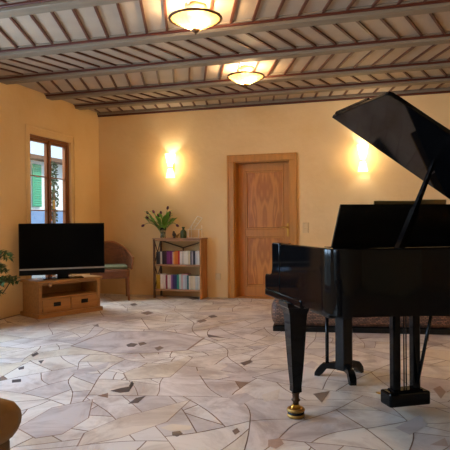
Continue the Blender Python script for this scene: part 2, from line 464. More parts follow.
INSERTS = [
(0.86, [(-2.930, 4.653), (-2.934, 5.027), (-2.885, 5.355), (-2.357, 5.546), (-1.845, 5.307), (-1.823, 4.772), (-2.093, 4.581), (-2.441, 4.490)]),
(0.87, [(-2.063, 2.710), (-2.076, 3.061), (-1.913, 3.270), (-1.761, 2.962), (-1.768, 2.699), (-1.873, 2.610)]),
(0.62, [(-2.013, 3.922), (-1.988, 4.081), (-1.757, 4.273), (-1.726, 4.563), (-1.667, 4.505), (-1.625, 3.911), (-1.896, 3.755)]),
(0.66, [(-1.653, 2.746), (-1.576, 3.013), (-1.290, 3.440), (-1.284, 3.024), (-1.431, 2.733), (-1.592, 2.576)]),
(0.99, [(-1.894, 3.478), (-1.852, 3.561), (-1.792, 3.627), (-1.756, 3.492), (-1.805, 3.455)]),
(0.93, [(-1.924, 3.354), (-1.885, 3.433), (-1.832, 3.335)]),
(0.98, [(-1.647, 3.259), (-1.651, 3.384), (-1.605, 3.441), (-1.593, 3.294)]),
(1, [(-1.820, 3.620), (-1.855, 3.739), (-1.807, 3.674), (-1.773, 3.558)]),
(0.98, [(-2.451, 4.822), (-2.444, 4.914), (-2.359, 4.890), (-2.339, 4.763), (-2.394, 4.749)]),
(0.96, [(-2.378, 4.931), (-2.341, 4.987), (-2.275, 4.912), (-2.303, 4.816)]),
(0.94, [(-2.140, 4.773), (-2.119, 4.864), (-2.050, 4.796), (-2.055, 4.671)]),
(0.99, [(-3.086, 4.243), (-3.104, 4.356), (-3.040, 4.294), (-3.023, 4.184)]),
(0.99, [(-2.895, 4.074), (-2.865, 4.117), (-2.809, 3.994)]),
(1, [(-2.913, 3.835), (-2.906, 3.902), (-2.846, 3.821), (-2.866, 3.785)]),
(1, [(-2.735, 3.530), (-2.686, 3.570), (-2.636, 3.503), (-2.684, 3.463)]),
(0.64, [(-1.280, 2.927), (-1.238, 3.003), (-1.116, 3.004), (-1.105, 2.944), (-1.208, 2.900)]),
(0.98, [(-1.191, 2.889), (-1.154, 2.915), (-1.122, 2.878), (-1.138, 2.829), (-1.175, 2.848)]),
(0.88, [(-0.719, 4.483), (-0.664, 4.664), (-0.603, 4.579), (-0.614, 4.416)]),
(0.96, [(-0.533, 3.778), (-0.430, 3.874), (-0.452, 3.606)]),
(0.94, [(-0.874, 2.992), (-0.859, 3.043), (-0.827, 2.990), (-0.842, 2.940)]),
(0.92, [(0.247, 4.105), (0.298, 4.192), (0.326, 4.056), (0.282, 3.890)]),
(0.88, [(-1.086, 3.582), (-0.974, 3.681), (-0.889, 3.592), (-0.942, 3.411)]),
(0.9, [(-0.653, 2.920), (-0.597, 2.964), (-0.561, 2.890), (-0.589, 2.816), (-0.636, 2.842)]),
(0.88, [(-0.297, 4.761), (-0.172, 4.864), (-0.145, 4.767), (-0.260, 4.670)]),
(0.97, [(-1.225, 4.447), (-1.170, 4.565), (-1.130, 4.506), (-1.169, 4.363)]),
(0.97, [(-3.587, 8.252), (-3.510, 8.396), (-3.354, 8.184), (-3.431, 8.047)]),
(0.95, [(-3.133, 6.563), (-3.100, 6.735), (-2.957, 6.606), (-2.980, 6.443)]),
(0.96, [(-3.026, 8.026), (-2.945, 8.161), (-2.796, 7.968), (-2.877, 7.839)]),
(0.97, [(-3.616, 7.249), (-3.589, 7.356), (-3.461, 7.188), (-3.502, 7.083)]),
(0.94, [(-2.238, 6.193), (-2.190, 6.343), (-2.112, 6.225), (-2.149, 6.082)]),
(0.97, [(-2.211, 6.557), (-2.162, 6.645), (-2.069, 6.517), (-2.130, 6.430)]),
(0.95, [(-3.261, 5.612), (-3.269, 5.737), (-3.164, 5.575)]),
(0.87, [(-2.454, 3.864), (-2.340, 4.052), (-2.285, 4.201), (-2.222, 4.019), (-2.315, 3.754)]),
(0.86, [(-1.241, 4.070), (-1.092, 4.258), (-0.976, 4.170), (-1.088, 3.946)]),
(0.67, [(-1.490, 4.091), (-1.379, 4.441), (-1.294, 4.330), (-1.353, 3.929)]),
(0.85, [(-0.525, 3.184), (-0.397, 3.303), (-0.412, 3.105)]),
(0.66, [(-0.859, 3.666), (-0.769, 3.830), (-0.735, 3.591), (-0.814, 3.528)]),
(0.88, [(-0.005, 3.280), (0.139, 3.538), (0.175, 3.377), (0.073, 3.194)]),
(0.9, [(0.169, 3.080), (0.251, 3.200), (0.261, 3.079)]),
]
for val, pp in INSERTS:                      # grey slabs, tan wedges and dark shards set into the paving
    p = [Vector(q) for q in pp]; c_ = sum(p, Vector((0, 0))) / len(p)
    if len(p) > 5:
        q = [c_ + (v - c_) * 1.035 for v in p]; add_stone(bm, lay, q, .925, z=.0004, g=0.0, do_warp=False)
        add_stone(bm, lay, p, val, z=.0008, g=0.0, do_warp=False)
    else: add_stone(bm, lay, p, val, z=.0012, g=0.0, do_warp=False)
floor = obj('floor', bm, 'stone', kind='structure'); floor['label'] = 'crazy paving floor of pale polished stone shards'; floor['category'] = 'floor'
bm = new_bm(); box(bm, ((XL + XR) / 2, (YR + YB) / 2 + .1, -.0235), (XR - XL, YB - YR + .2, .04)); obj('grout_bed', bm, 'grout', floor)

# --- ceiling boards + diagonal battens bay by bay, beams with red mouldings
bm = new_bm(); box(bm, ((XL + XR) / 2, (YR + YB) / 2, ZC + .03), (XR - XL, YB - YR, .06)); 
ceil = struct('ceiling', bm, 'boards', label='ceiling of pale boards with dark diagonal battens', cat='ceiling')
BEAMS = [(-2.2), (-1.2), (-.2), (.85), (1.9), (2.9), (3.94), (4.95), (5.86), (6.83), (7.565)]
BW = .14
edges = [YR] + BEAMS + [YB]
for i in range(len(edges) - 1):
    y0 = edges[i] + (BW / 2 if i else 0); y1 = edges[i + 1] - (BW / 2 if i < len(edges) - 2 else .02)
    ang = R(-21) if (i % 2) == 1 else R(15)
    if i == len(edges) - 2: ang = R(-14)
    # bay parity: the bay between 3.94 and 4.95 leans to the left
    bm = new_bm(); step = .205; sh = math.tan(ang) * (y1 - y0) 
    hw = .012
    x = XL - .5 + .07 + (.09 if i == 7 else 0)
    while x < XR + .5:
        q = [(x - hw, y0), (x + hw, y0), (x + hw + sh, y1), (x - hw + sh, y1)]
        xs = [p[0] for p in q]
        if min(xs) > XL + .01 and max(xs) < XR - .01:
            prism(bm, q, 'z', ZC - .016, ZC + .002)
        x += step
    obj('diagonal_battens', bm, 'batten', ceil)
for n, y in enumerate(BEAMS):
    bm = new_bm(); box(bm, ((XL + XR) / 2, y, (ZB + ZC) / 2 + .005), (XR - XL - .002, BW, ZC - ZB + .01), bev=.006)
    t = struct('trim_%d' % (n + 1), bm, 'beam', label='grey wooden ceiling beam %s' % ['far behind the viewer', 'well behind the viewer', 'just behind the viewer', 'right above the viewer', 'out of frame above the piano bench side', 'out of frame before the first lamp', 'crossing the top left corner of the photo', 'just beyond the nearer ceiling lamp', 'between the two ceiling lamps', 'just beyond the farther ceiling lamp', 'nearest the back wall'][n], cat='beam')
    for s in (-1, 1):
        bm = new_bm(); box(bm, ((XL + XR) / 2, y + s * (BW / 2 + .009), ZC - .020), (XR - XL - .004, .022, .026), bev=.005)
        obj('red_moulding', bm, 'red', t)
        bm = new_bm(); box(bm, ((XL + XR) / 2, y + s * (BW / 2 + .034), ZC - .006), (XR - XL - .004, .03, .014), bev=.003)
        obj('grey_fillet', bm, 'beam', t)
bm = new_bm(); box(bm, ((XL + XR) / 2, YB - .03, ZC - .015), (XR - XL - .004, .055, .055), bev=.006)
t = struct('trim_12', bm, 'beam', label='wooden moulding along the top of the back wall', cat='moulding')
bm = new_bm(); box(bm, ((XL + XR) / 2, YB - .02, ZC - .055), (XR - XL - .006, .036, .028), bev=.006); obj('red_moulding', bm, 'red', t)

# --- door in the back wall
d = struct_empty('door_1', ((DOOR[0] + DOOR[1]) / 2, YB, 0), 'honey wood panelled door in deep casing in the back wall', 'door')
DW = DOOR[1] - DOOR[0]; DH = DOOR[3]
def frame_bm(w, h, cas, y0, y1, bev=.006):
    bm = new_bm()
    for s in (-1, 1): box(bm, (s * (w / 2 + cas / 2), (y0 + y1) / 2, h / 2), (cas, y1 - y0, h), bev=bev)
    box(bm, (0, (y0 + y1) / 2, h + cas / 2), (w + 2 * cas, y1 - y0, cas), bev=bev)
    return bm
cas = obj('casing', frame_bm(DW - .02, DH - .01, .1, -.035, -.001), 'door', d)
bm = new_bm()
for s in (-1, 1): box(bm, (s * (DW / 2 + .085), -.042, (DH + .09) / 2), (.025, .016, DH + .09), bev=.004)
box(bm, (0, -.042, DH + .078), (DW + .195, .016, .025), bev=.004)
obj('casing_bead', bm, 'door', d)
bm = new_bm()
for s in (-1, 1): box(bm, (s * (DW / 2 - .0125), .11, DH / 2), (.022, .218, DH - .002), bev=.003)
box(bm, (0, .11, DH - .0125), (DW - .046, .218, .022), bev=.003)
obj('jamb_lining', bm, 'door', d)
lw = DW - .05; lh = DH - .03; ly = .19
bm = new_bm()
for s in (-1, 1): box(bm, (s * (lw / 2 - .055), ly, lh / 2 + .006), (.11, .045, lh), bev=.004)
for z0, z1 in ((.006, .165), (.93, 1.04), (lh - .11, lh + .006)): box(bm, (0, ly, (z0 + z1) / 2), (lw - .22, .045, z1 - z0), bev=.004)
leaf = obj('door_leaf', bm, 'door_in', d)
for nm, z0, z1 in (('upper_panel', 1.04, lh - .11), ('lower_panel', .165, .93)):
    w = lw - .22
    bm = new_bm(); box(bm, (0, 0, 0), (w, .02, z1 - z0)); 
    o = obj(nm, bm, 'veneer', leaf, loc=(0, ly + .005, (z0 + z1) / 2))
    bm = new_bm(); t_ = .028; y_ = ly - .014; zc = (z0 + z1) / 2
    for s in (-1, 1): box(bm, (s * (w / 2 - t_ / 2), y_, zc), (t_, .02, z1 - z0), bev=.005)
    for s in (-1, 1): box(bm, (0, y_, zc + s * ((z1 - z0) / 2 - t_ / 2)), (w - 2 * t_, .02, t_), bev=.005)
    obj('panel_moulding', bm, 'door_in', leaf)
bm = new_bm(); box(bm, (lw / 2 - .055, ly - .028, 1.03), (.03, .008, .2), bev=.003)
hb = obj('handle_plate', bm, 'brass', d)
bm = new_bm(); tube(bm, [(lw / 2 - .055, ly - .03, 1.07), (lw / 2 - .055, ly - .075, 1.07), (lw / 2 - .075, ly - .08, 1.07), (lw / 2 - .17, ly - .08, 1.068)], [.009, .009, .009, .007], 10); obj('door_handle', bm, 'brass', hb)
bm = new_bm(); box(bm, (0, .1, .006), (DW, .2, .008)); obj('threshold', bm, 'door', d)

# --- the visible casement window in the left wall
def window(name, axis, pos, u0, u1, z0, z1, label, sgn, rows=4, recess=.16, matname='win', ghalf=2):
    """axis 'x': wall plane x=pos, width runs in y; sgn is the outward direction"""
    wd = u1 - u0; hz = z1 - z0
    if axis == 'x': root = struct_empty(name, (pos + sgn * recess, (u0 + u1) / 2, z0), label, 'window', -PI / 2 * sgn)
    else: root = struct_empty(name, ((u0 + u1) / 2, pos + sgn * recess, z0), label, 'window', 0 if sgn > 0 else PI)
    # local: x along the width, +y outwards
    F = .04
    bm = new_bm()
    for s in (-1, 1): box(bm, (s * (wd / 2 - F / 2), 0, hz / 2), (F, .08, hz), bev=.004)
    for zz in (F / 2, hz - F / 2): box(bm, (0, 0, zz), (wd - 2 * F, .08, F), bev=.004)
    box(bm, (0, -.012, hz / 2), (.03, .09, hz - 2 * F), bev=.004)
    obj('window_frame', bm, matname, root)
    n = ghalf; sw = (wd - 2 * F) / n
    for k in range(n):
        cx = -wd / 2 + F + sw * (k + .5); w2 = sw - .012; sh = hz - 2 * F - .008; st = .036
        bm = new_bm()
        for s in (-1, 1): box(bm, (cx + s * (w2 / 2 - st / 2), .0, hz / 2), (st, .05, sh), bev=.004)
        for s in (-1, 1): box(bm, (cx, .0, hz / 2 + s * (sh / 2 - st / 2)), (w2 - 2 * st, .05, st), bev=.004)
        sa = obj('casement', bm, matname, root)
        ph = (sh - 2 * st)
        bm = new_bm()
        for j in range(1, rows): box(bm, (cx, 0, hz / 2 - ph / 2 + ph * j / rows), (w2 - 2 * st, .03, .016), bev=.003)
        obj('glazing_bar', bm, matname, sa)
        bm = new_bm(); box(bm, (cx, .006, hz / 2), (w2 - 2 * st + .01, .004, ph + .01)); obj('pane', bm, 'pane', sa)
    bm = new_bm(); box(bm, (0, -recess / 2 - .02, -.0), (wd - .004, max(.012, recess - .06), .03), bev=.004); obj('window_sill', bm, matname, root)
    return root
w1 = window('window_1', 'x', XL, *WIN, 'tall wooden casement window behind the television', -1, rows=4, recess=.075)
bm = new_bm(); box(bm, (.03, -.075, 1.1), (.02, .03, .12), bev=.004); obj('window_handle', bm, 'brass', w1)
# plaster band round the opening
bm = new_bm(); bw = .022
y0, y1, z0, z1 = WIN[0] - .09, WIN[1] + .075, WIN[2] - .02, WIN[3] + .1
for yy in (y0, y1): box(bm, (XL + .008, yy, (z0 + z1) / 2), (.016, bw, z1 - z0 + bw), bev=.004)
box(bm, (XL + .008, (y0 + y1) / 2, z1), (.016, y1 - y0 - bw, bw), bev=.004)
struct('trim_13', bm, 'wall', label='plaster band around the casement window', cat='moulding')
window('window_2', 'x', XL, *WIN2, 'wide wooden window nearer the viewer on the left', -1, rows=3)
window('window_added', 'x', XL, *WIN3, 'added wide window beside the viewer on the left, unseen, for fill light', -1, rows=3)

# ------------------------------------------------------------------ outside
bm = new_bm(); box(bm, (-10, 3, -.6), (60, 70, .2)); g = struct('ground', bm, 'ground', label='paved ground outside the windows', cat='ground')
g.name = 'ground'
HX = -11.0
hb_ = empty('neighbour_house', 'white house with green shutters seen through the left window', 'house', (HX - 2, 15.5, -.5))
bm = new_bm(); box(bm, (0, 1.5, 1.85), (4, 14, 3.7)); obj('upper_wall', bm, 'ext_wall', hb_)
bm = new_bm(); box(bm, (.02, 1.5, 1.02), (4.0, 14.02, 2.05)); obj('lower_wall', bm, 'ext_low', hb_)
bm = new_bm(); prism(bm, [(2.4, 3.66), (2.4, 3.78), (0, 3.95), (-2.4, 3.78), (-2.4, 3.66)], 'y', -6, 9); obj('roof', bm, 'ext_roof', hb_)
for yy in (-3.2, -1.6, .02):
    bm = new_bm(); box(bm, (2.05, yy - .06, 2.86), (.05, .44, 1.36), bev=.01)
    for j in range(18): box(bm, (2.085, yy - .06, 2.22 + j * .075), (.02, .36, .04), rot=Matrix.Rotation(.5, 3, 'Y'))
    obj('shutter', bm, 'shutter', hb_)
tr = empty('garden_tree', 'dark leafy young tree outside the left window', 'tree', (-8.3, 12.32, -.5))
bm = new_bm(); tube(bm, [(0, 0, 0), (.05, .02, 1.2), (0, .1, 2.6)], [.07, .055, .03]); obj('trunk', bm, 'bark', tr)
bm = new_bm(); r2 = random.Random(8)
for i in range(240):
    a = r2.uniform(0, 2 * PI); zz = r2.uniform(1.7, 3.2); rr_ = .12 * math.sqrt(max(0, 1 - ((zz - 2.4) / 1.1) ** 2)) * r2.random() ** .5
    p = Vector((rr_ * math.cos(a), .1 + rr_ * math.sin(a), zz)); u = Vector((r2.gauss(0, 1), r2.gauss(0, 1), r2.gauss(0, 1))).normalized(); v = u.orthogonal().normalized()
    L = .05
    bm.faces.new([bm.verts.new(p + u * L), bm.verts.new(p + v * L * .5), bm.verts.new(p - u * L), bm.verts.new(p - v * L * .5)])
obj('crown', bm, 'tree', tr)

# ------------------------------------------------------------------ ceiling lamps
def ceiling_lamp(x, y, label, watts=13):
    t = empty('ceiling_lamp', label, 'lamp', (x, y, 2.70), group='ceiling bowl lamps')
    bm = new_bm(); lathe(bm, [(0, .253), (.085, .253), (.09, .235), (.075, .222), (.07, .19), (.0, .188)], 28); obj('canopy', bm, 'white_plastic', t)
    bm = new_bm(); tube(bm, [(0, 0, .055), (0, 0, .19)], .006); obj('centre_rod', bm, 'bronze', t)
    bm = new_bm()
    prof = [(.205 * math.sin(a), .05 + .093 * math.sin(a) ** 1.45) for a in [i * (PI / 2) / 12 for i in range(13)]]
    prof = [(r_, z_) for r_, z_ in prof]
    inner = [(max(0, r_ - .005), z_ + .005) for r_, z_ in prof][::-1]
    lathe(bm, prof + inner, 36); obj('glass_bowl', bm, 'lampglass', t)
    bm = new_bm(); n = 40
    prof2 = [(.212 + .013 * math.cos(a), .146 + .011 * math.sin(a)) for a in [2 * PI * i / 8 for i in range(9)]]
    lathe(bm, prof2, n); obj('rim', bm, 'bronze', t)
    bm = new_bm(); lathe(bm, [(0, .012), (.008, .016), (.006, .026), (.014, .03), (.037, .046), (.034, .056), (0, .056)], 20); obj('finial', bm, 'bronze', t)
    for ax, ay in ((-.075, .02), (.065, -.05)):
        l = bpy.data.lights.new('bulb', 'POINT'); l.energy = watts; l.color = (1, .72, .42); l.shadow_soft_size = .035
        o = bpy.data.objects.new('bulb', l); C.objects.link(o); o.parent = t; o.location = (ax, ay, .10)
    return t
ceiling_lamp(-1.565, 4.385, 'brass rimmed alabaster bowl lamp, the nearer one, between the two nearest beams')
ceiling_lamp(-1.645, 6.33, 'brass rimmed alabaster bowl lamp, the farther one, towards the back wall')

ceiling_lamp(-1.45, 2.40, 'added brass rimmed bowl lamp above the viewer, unseen fill light', 20)  # this lamp and the next two are added unseen, to brighten the room
ceiling_lamp(1.6, 4.44, 'added brass rimmed bowl lamp above the piano, unseen fill light', 20)
ceiling_lamp(1.6, 2.40, 'added brass rimmed bowl lamp right of the viewer, unseen fill light', 20)
# ------------------------------------------------------------------ sconces
def sconce(x, label):
    t = empty('wall_sconce', label, 'lamp', (x, YB, 1.85), group='wall sconces on the back wall')
    bm = new_bm(); box(bm, (0, -.012, .17), (.06, .022, .14), bev=.006); obj('wall_plate', bm, 'brass', t)
    bm = new_bm(); tube(bm, [(0, -.02, .17), (0, -.09, .17)], .009); obj('arm', bm, 'brass', t)
    def shade(z0, z1, r0, r1):
        bm = new_bm(); n = 9
        prof = [(r0 + (r1 - r0) * (i / n) ** 1.4, z0 + (z1 - z0) * i / n) for i in range(n + 1)]
        prof2 = [(r_ - .004, z_) for r_, z_ in prof][::-1]
        lathe(bm, prof + prof2 + [prof[0]], 24, c=(0, -.10, 0)); return bm
    obj('upper_shade', shade(.16, .37, .035, .082), 'sconceglass', t)
    obj('lower_shade', shade(.15, 0, .035, .072), 'sconceglass', t)
    bm = new_bm(); lathe(bm, [(0, .146), (.038, .146), (.04, .155), (.038, .164), (0, .164)], 20, c=(0, -.1, 0)); obj('collar', bm, 'brass', t)
    for zz, e in ((.27, SCONCE_W), (.09, SCONCE_W * .3)):
        l = bpy.data.lights.new('bulb', 'POINT'); l.energy = e; l.color = (1, .88, .64); l.shadow_soft_size = .03
        o = bpy.data.objects.new('bulb', l); C.objects.link(o); o.parent = t; o.location = (0, -.115, zz)
SCONCE_W = 7.5
sconce(-3.33, 'glowing glass uplight on the back wall above the bookcase')
sconce(-.42, 'glowing glass uplight on the back wall right of the door')

# switch + socket
t = empty('light_switch', 'small cream light switch right of the door', 'switch', (-1.245, YB, 1.0))
bm = new_bm(); box(bm, (0, -.006, .06), (.085, .012, .15), bev=.003); obj('plate', bm, 'white_plastic', t)
for zz in (.025, .095):
    bm = new_bm(); box(bm, (0, -.0145, zz), (.055, .005, .055), bev=.0015); obj('rocker', bm, 'white_plastic', t)
t = empty('wall_socket', 'small cream wall socket between bookcase and door', 'socket', (-2.60, YB, .27))
bm = new_bm(); box(bm, (0, -.006, .05), (.085, .012, .1), bev=.003); obj('plate', bm, 'white_plastic', t)
bm = new_bm(); lathe(bm, [(0, -.004), (.018, -.004), (.022, .0)], 16)
bmesh.ops.rotate(bm, verts=bm.verts, matrix=Matrix.Rotation(PI / 2, 3, 'X')); bmesh.ops.translate(bm, verts=bm.verts, vec=(0, -.0125, .05)); obj('outlet', bm, 'white_plastic', t)

# ------------------------------------------------------------------ grand piano
TH = R(31); kx, ky = math.cos(TH), math.sin(TH)
LEG = Vector((-.58, 3.305, 0))
A0, B0 = .66, .35
def pw(a, b, z=0.0): return Vector((LEG.x + a * kx + b * ky, LEG.y + a * ky - b * kx, z))
piano = empty('grand_piano', 'glossy black baby grand piano with raised lid', 'piano', pw(A0, B0), TH)
def P(a, b, z): return Vector((a - A0, -(b - B0), z))
ZT, ZBOT, KH = 1.03, .70, 1.356
AT = -.04                                    # treble side
def smooth_poly(pts, it=3, closed=False):
    for _ in range(it):
        q = [pts[0]]
        for a, b in zip(pts, pts[1:]):
            q += [(a[0] * .75 + b[0] * .25, a[1] * .75 + b[1] * .25), (a[0] * .25 + b[0] * .75, a[1] * .25 + b[1] * .75)]
        q.append(pts[-1]); pts = q
    return pts
BENT = [(AT, .40), (AT, .57), (.02, .66), (.2, .69), (.40, .725), (.60, .81), (.76, .98), (.86, 1.13), (1.0, 1.21), (1.2, 1.21), (1.345, 1.12), (KH + .014, .95)]
bent = smooth_poly(BENT)
outer = [(AT, -.26)] + bent + [(KH + .014, -.26)]
def offset_path(p, dd):
    o = []
    for i in range(len(p)):
        a = Vector(p[max(i - 1, 0)]); b = Vector(p[min(i + 1, len(p) - 1)]); t = (b - a).normalized()
        n = Vector((t.y, -t.x)); o.append((p[i][0] + n.x * dd, p[i][1] + n.y * dd))
    return o
inner = offset_path(outer, .045)
bm = new_bm()
ro = [[bm.verts.new(P(a, b, z)) for a, b in outer] for z in (ZBOT, ZT - .006)]
tI = offset_path(outer, .006); rt = [bm.verts.new(P(a, b, ZT)) for a, b in tI]
ri = [[bm.verts.new(P(a, b, z)) for a, b in inner] for z in (ZT, ZBOT)]
loop = [ro[0], ro[1], rt, ri[0], ri[1]]
n = len(outer)
for i in range(n - 1):
    for j in range(5):
        f = bm.faces.new((loop[j][i], loop[j][i + 1], loop[(j + 1) % 5][i + 1], loop[(j + 1) % 5][i]))
        f.smooth = j in (0, 3)
for i in (0, n - 1): bm.faces.new([loop[j][i] for j in range(5)])
bmesh.ops.recalc_face_normals(bm, faces=bm.faces)
case = obj('case_rim', bm, 'lacquer', piano)
mod = case.modifiers.new('es', 'EDGE_SPLIT'); mod.split_angle = R(32)
# bottom board, soundboard, plate, strings
bm = new_bm(); prism(bm, [P(a, b, 0)[:2] for a, b in inner], 'z', ZBOT + .01, ZBOT + .03); obj('bottom_board', bm, 'satin', piano)
ins = [p for p in offset_path(outer, .05)]
bm = new_bm(); prism(bm, [P(a, b, 0)[:2] for a, b in ins if b > .1] , 'z', .84, .85); obj('soundboard', bm, 'spruce', piano)
pl = [p for p in offset_path(outer, .09) if p[1] > .2]
bm = new_bm(); prism(bm, [P(a, b, 0)[:2] for a, b in [(AT + .09, .2)] + pl + [(KH - .08, .2)]], 'z', .875, .89)
for s in range(4): 
    a = .2 + s * .3; tube(bm, [P(a, .2, .90), P(a + .1, .62, .90)], .014)
obj('iron_plate', bm, 'plate', piano)
bm = new_bm()
for s in range(46):
    a = .06 + s * .026; bb = .58 if a < .45 else .58 + (a - .45) * .55
    tube(bm, [P(a, .2, .925), P(min(a + .05, 1.28), min(bb, 1.0), .925)], .0018, 4)
obj('string', bm, 'steel', piano, kind='stuff')
# cheeks
prof = [(-.12, ZT), (-.245, ZT), (-.252, .90), (-.256, .86), (-.270, .835), (-.30, .825), (-.376, .822), (-.390, .812), (-.394, .80), (-.394, .725), (-.12, .725)]
for a0, a1 in ((AT - .004, AT + .075), (KH - .06, KH + .018)):
    bm = new_bm(); prism(bm, [(-(b - B0), z) for b, z in prof], 'x', a0 - A0, a1 - A0, bev=.004); obj('cheek', bm, 'lacquer', piano)
bm = new_bm(); box(bm, P((AT + KH + .014) / 2, -.08, .705), (KH - AT + .03, .62, .045), bev=.008, seg=2); obj('keybed', bm, 'lacquer', piano)
bm = new_bm(); box(bm, P((AT + KH) / 2, -.38, .765), (KH - AT - .13, .02, .075), bev=.004); obj('key_slip', bm, 'lacquer', piano)
bm = new_bm(); kw = (KH - AT - .16) / 52
for i in range(52): box(bm, P(AT + .087 + kw * (i + .5), -.26, .79), (kw - .0012, .21, .024), bev=.001)
obj('white_key', bm, 'ivory', piano, kind='stuff')
bm = new_bm()
for i in range(51):
    if i % 7 in (1, 4): continue
    box(bm, P(AT + .087 + kw * (i + 1), -.215, .807), (.011, .115, .018), bev=.002)
obj('black_key', bm, 'ebony', piano, kind='stuff')
bm = new_bm(); box(bm, P((AT + KH) / 2, -.12, .885), (KH - AT - .13, .02, .2), rot=Matrix.Rotation(-.12, 3, 'X'), bev=.004); obj('fallboard', bm, 'lacquer', piano)
bm = new_bm(); box(bm, P((AT + KH) / 2, .04, .985), (KH - AT - .1, .26, .018), bev=.003); obj('desk_shelf', bm, 'satin', piano)
# music desk
bm = new_bm(); dk = [(.215, 1.0), (.262, 1.262), (1.13, 1.262), (1.15, 1.0)]
y_ = .06
vs = []
for dy in (0, .014):
    vs.append([bm.verts.new(P(a, y_ + (.035 if z > 1.1 else 0) + dy, z)) for a, z in dk])
bm.faces.new(vs[0]); bm.faces.new(vs[1][::-1])
for i in range(4): bm.faces.new((vs[0][i], vs[0][(i + 1) % 4], vs[1][(i + 1) % 4], vs[1][i]))
bmesh.ops.recalc_face_normals(bm, faces=bm.faces); obj('music_desk', bm, 'satin', piano)
bm = new_bm(); box(bm, P(.68, .02, 1.004), (.95, .06, .014), bev=.003); obj('desk_ledge', bm, 'satin', piano)
# lid
PHI = R(31.3); cp, sp_ = math.cos(PHI), math.sin(PHI); ZH = ZT + .012
def lidP(s, b, t): return P(KH + .01 - s * cp + t * sp_, b, ZH + s * sp_ + t * cp)
FOLD = .155
def lid_plan(b0, tail=True):
    L = [(-.015, b0), (-.015, .735), (-.012, .755), (.004, .768), (.05, .776), (.25, .79), (.42, .81), (.60, .88), (.76, 1.03), (.86, 1.16), (1.0, 1.235), (1.2, 1.235), (1.35, 1.14), (KH + .01, .96), (KH + .01, b0)]
    return L
def lid_mesh(plan, t0, t1, bev=.004):
    bm = new_bm(); q = [(KH + .01 - a, b) for a, b in plan]
    v0 = [bm.verts.new(lidP(s, b, t0)) for s, b in q]; v1 = [bm.verts.new(lidP(s, b, t1)) for s, b in q]
    fs = [bm.faces.new(v0[::-1]), bm.faces.new(v1)]
    for i in range(len(q)): fs.append(bm.faces.new((v0[i], v0[(i + 1) % len(q)], v1[(i + 1) % len(q)], v1[i])))
    bmesh.ops.recalc_face_normals(bm, faces=fs)
    es = list({e for f in fs[:2] for e in f.edges})
    bmesh.ops.bevel(bm, geom=es, offset=bev, segments=2, affect='EDGES', profile=.5)
    return bm
lid = obj('lid', lid_mesh(lid_plan(FOLD), 0, .022), 'lacquer', piano)
obj('lid_flap', lid_mesh([(-.012, FOLD + .002), (-.012, .53), (KH - .01, .53), (KH - .01, FOLD + .002)], .026, .046), 'lacquer', lid)
bm = new_bm()
bm.free()
for a in (.2, .66, 1.12):
    bm = new_bm(); box(bm, lidP(KH + .01 - a, FOLD - .004, .024), (.09, .008, .03), rot=Matrix.Rotation(PHI, 3, 'Y'), bev=.002); obj('flap_hinge', bm, 'bronze', lid)
# prop stick
top = lidP(.865, .49, -.004)
bot = P(.45, .40, ZT - .05)
bm = new_bm(); mid = bot.lerp(top, .52)
dirv = (top - bot).normalized(); side = Vector((cp, 0, sp_)).cross(dirv).normalized(); nn = dirv.cross(side)
def ring(p, w, h_): return [p + side * w + nn * h_, p - side * w + nn * h_, p - side * w - nn * h_, p + side * w - nn * h_]
sections(bm, [ring(bot, .017, .021), ring(mid - dirv * .03, .016, .017), ring(mid, .011, .012), ring(top, .009, .008)])
obj('lid_prop', bm, 'lacquer', piano)
# legs
def leg(a, b):
    bm = new_bm(); secs = []
    for z, hw in ((.69, .076), (.665, .074), (.655, .066), (.62, .055), (.56, .050), (.48, .047), (.30, .036), (.185, .027), (.155, .028), (.15, .024)):
        secs.append([P(a + sx * hw, b + sy * hw, z) for sx, sy in ((-1, -1), (1, -1), (1, 1), (-1, 1))])
    sections(bm, secs); l = obj('leg', bm, 'lacquer', piano)
    c = P(a, b, 0)
    bm = new_bm(); lathe(bm, [(0, .155), (.023, .155), (.025, .145), (.02, .135), (.02, .112), (.028, .102), (.018, .09), (.018, .075), (0, .075)], 20, c=c); obj('caster_socket', bm, 'bronze', l)
    bm = new_bm(); w = c + Vector((0, 0, .052)); 
    lathe(bm, [(0, -.012), (.022, -.012), (.03, -.008), (.03, .008), (.022, .012), (0, .012)], 20)
    bmesh.ops.rotate(bm, verts=bm.verts, matrix=Matrix.Rotation(PI / 2, 3, 'X')); bmesh.ops.translate(bm, verts=bm.verts, vec=w); obj('caster_wheel', bm, 'brass', l)
    return c
for a, b in ((.012, .0), (1.33, .0), (1.1, 1.0)): leg(a, b)
# caster cup under the visible leg
def cup(a, b, label):
    t = empty('caster_cup', label, 'coaster', pw(a, b), TH, group='round caster cups under the piano legs')
    bm = new_bm(); lathe(bm, [(0, 0), (.046, 0), (.052, .006), (.052, .018), (.046, .022)], 28); obj('base_ring', bm, 'gold', t)
    bm = new_bm(); lathe(bm, [(.046, .020), (.050, .023), (.050, .033), (.046, .036)], 28); obj('black_band', bm, 'satin', t)
    bm = new_bm(); lathe(bm, [(.046, .034), (.053, .039), (.054, .048), (.048, .055), (.036, .055), (.033, .03), (.031, .02), (0, .02)], 28); obj('top_ring', bm, 'gold', t)
cup(.012, .0, 'round gold and black caster cup under the front piano leg')
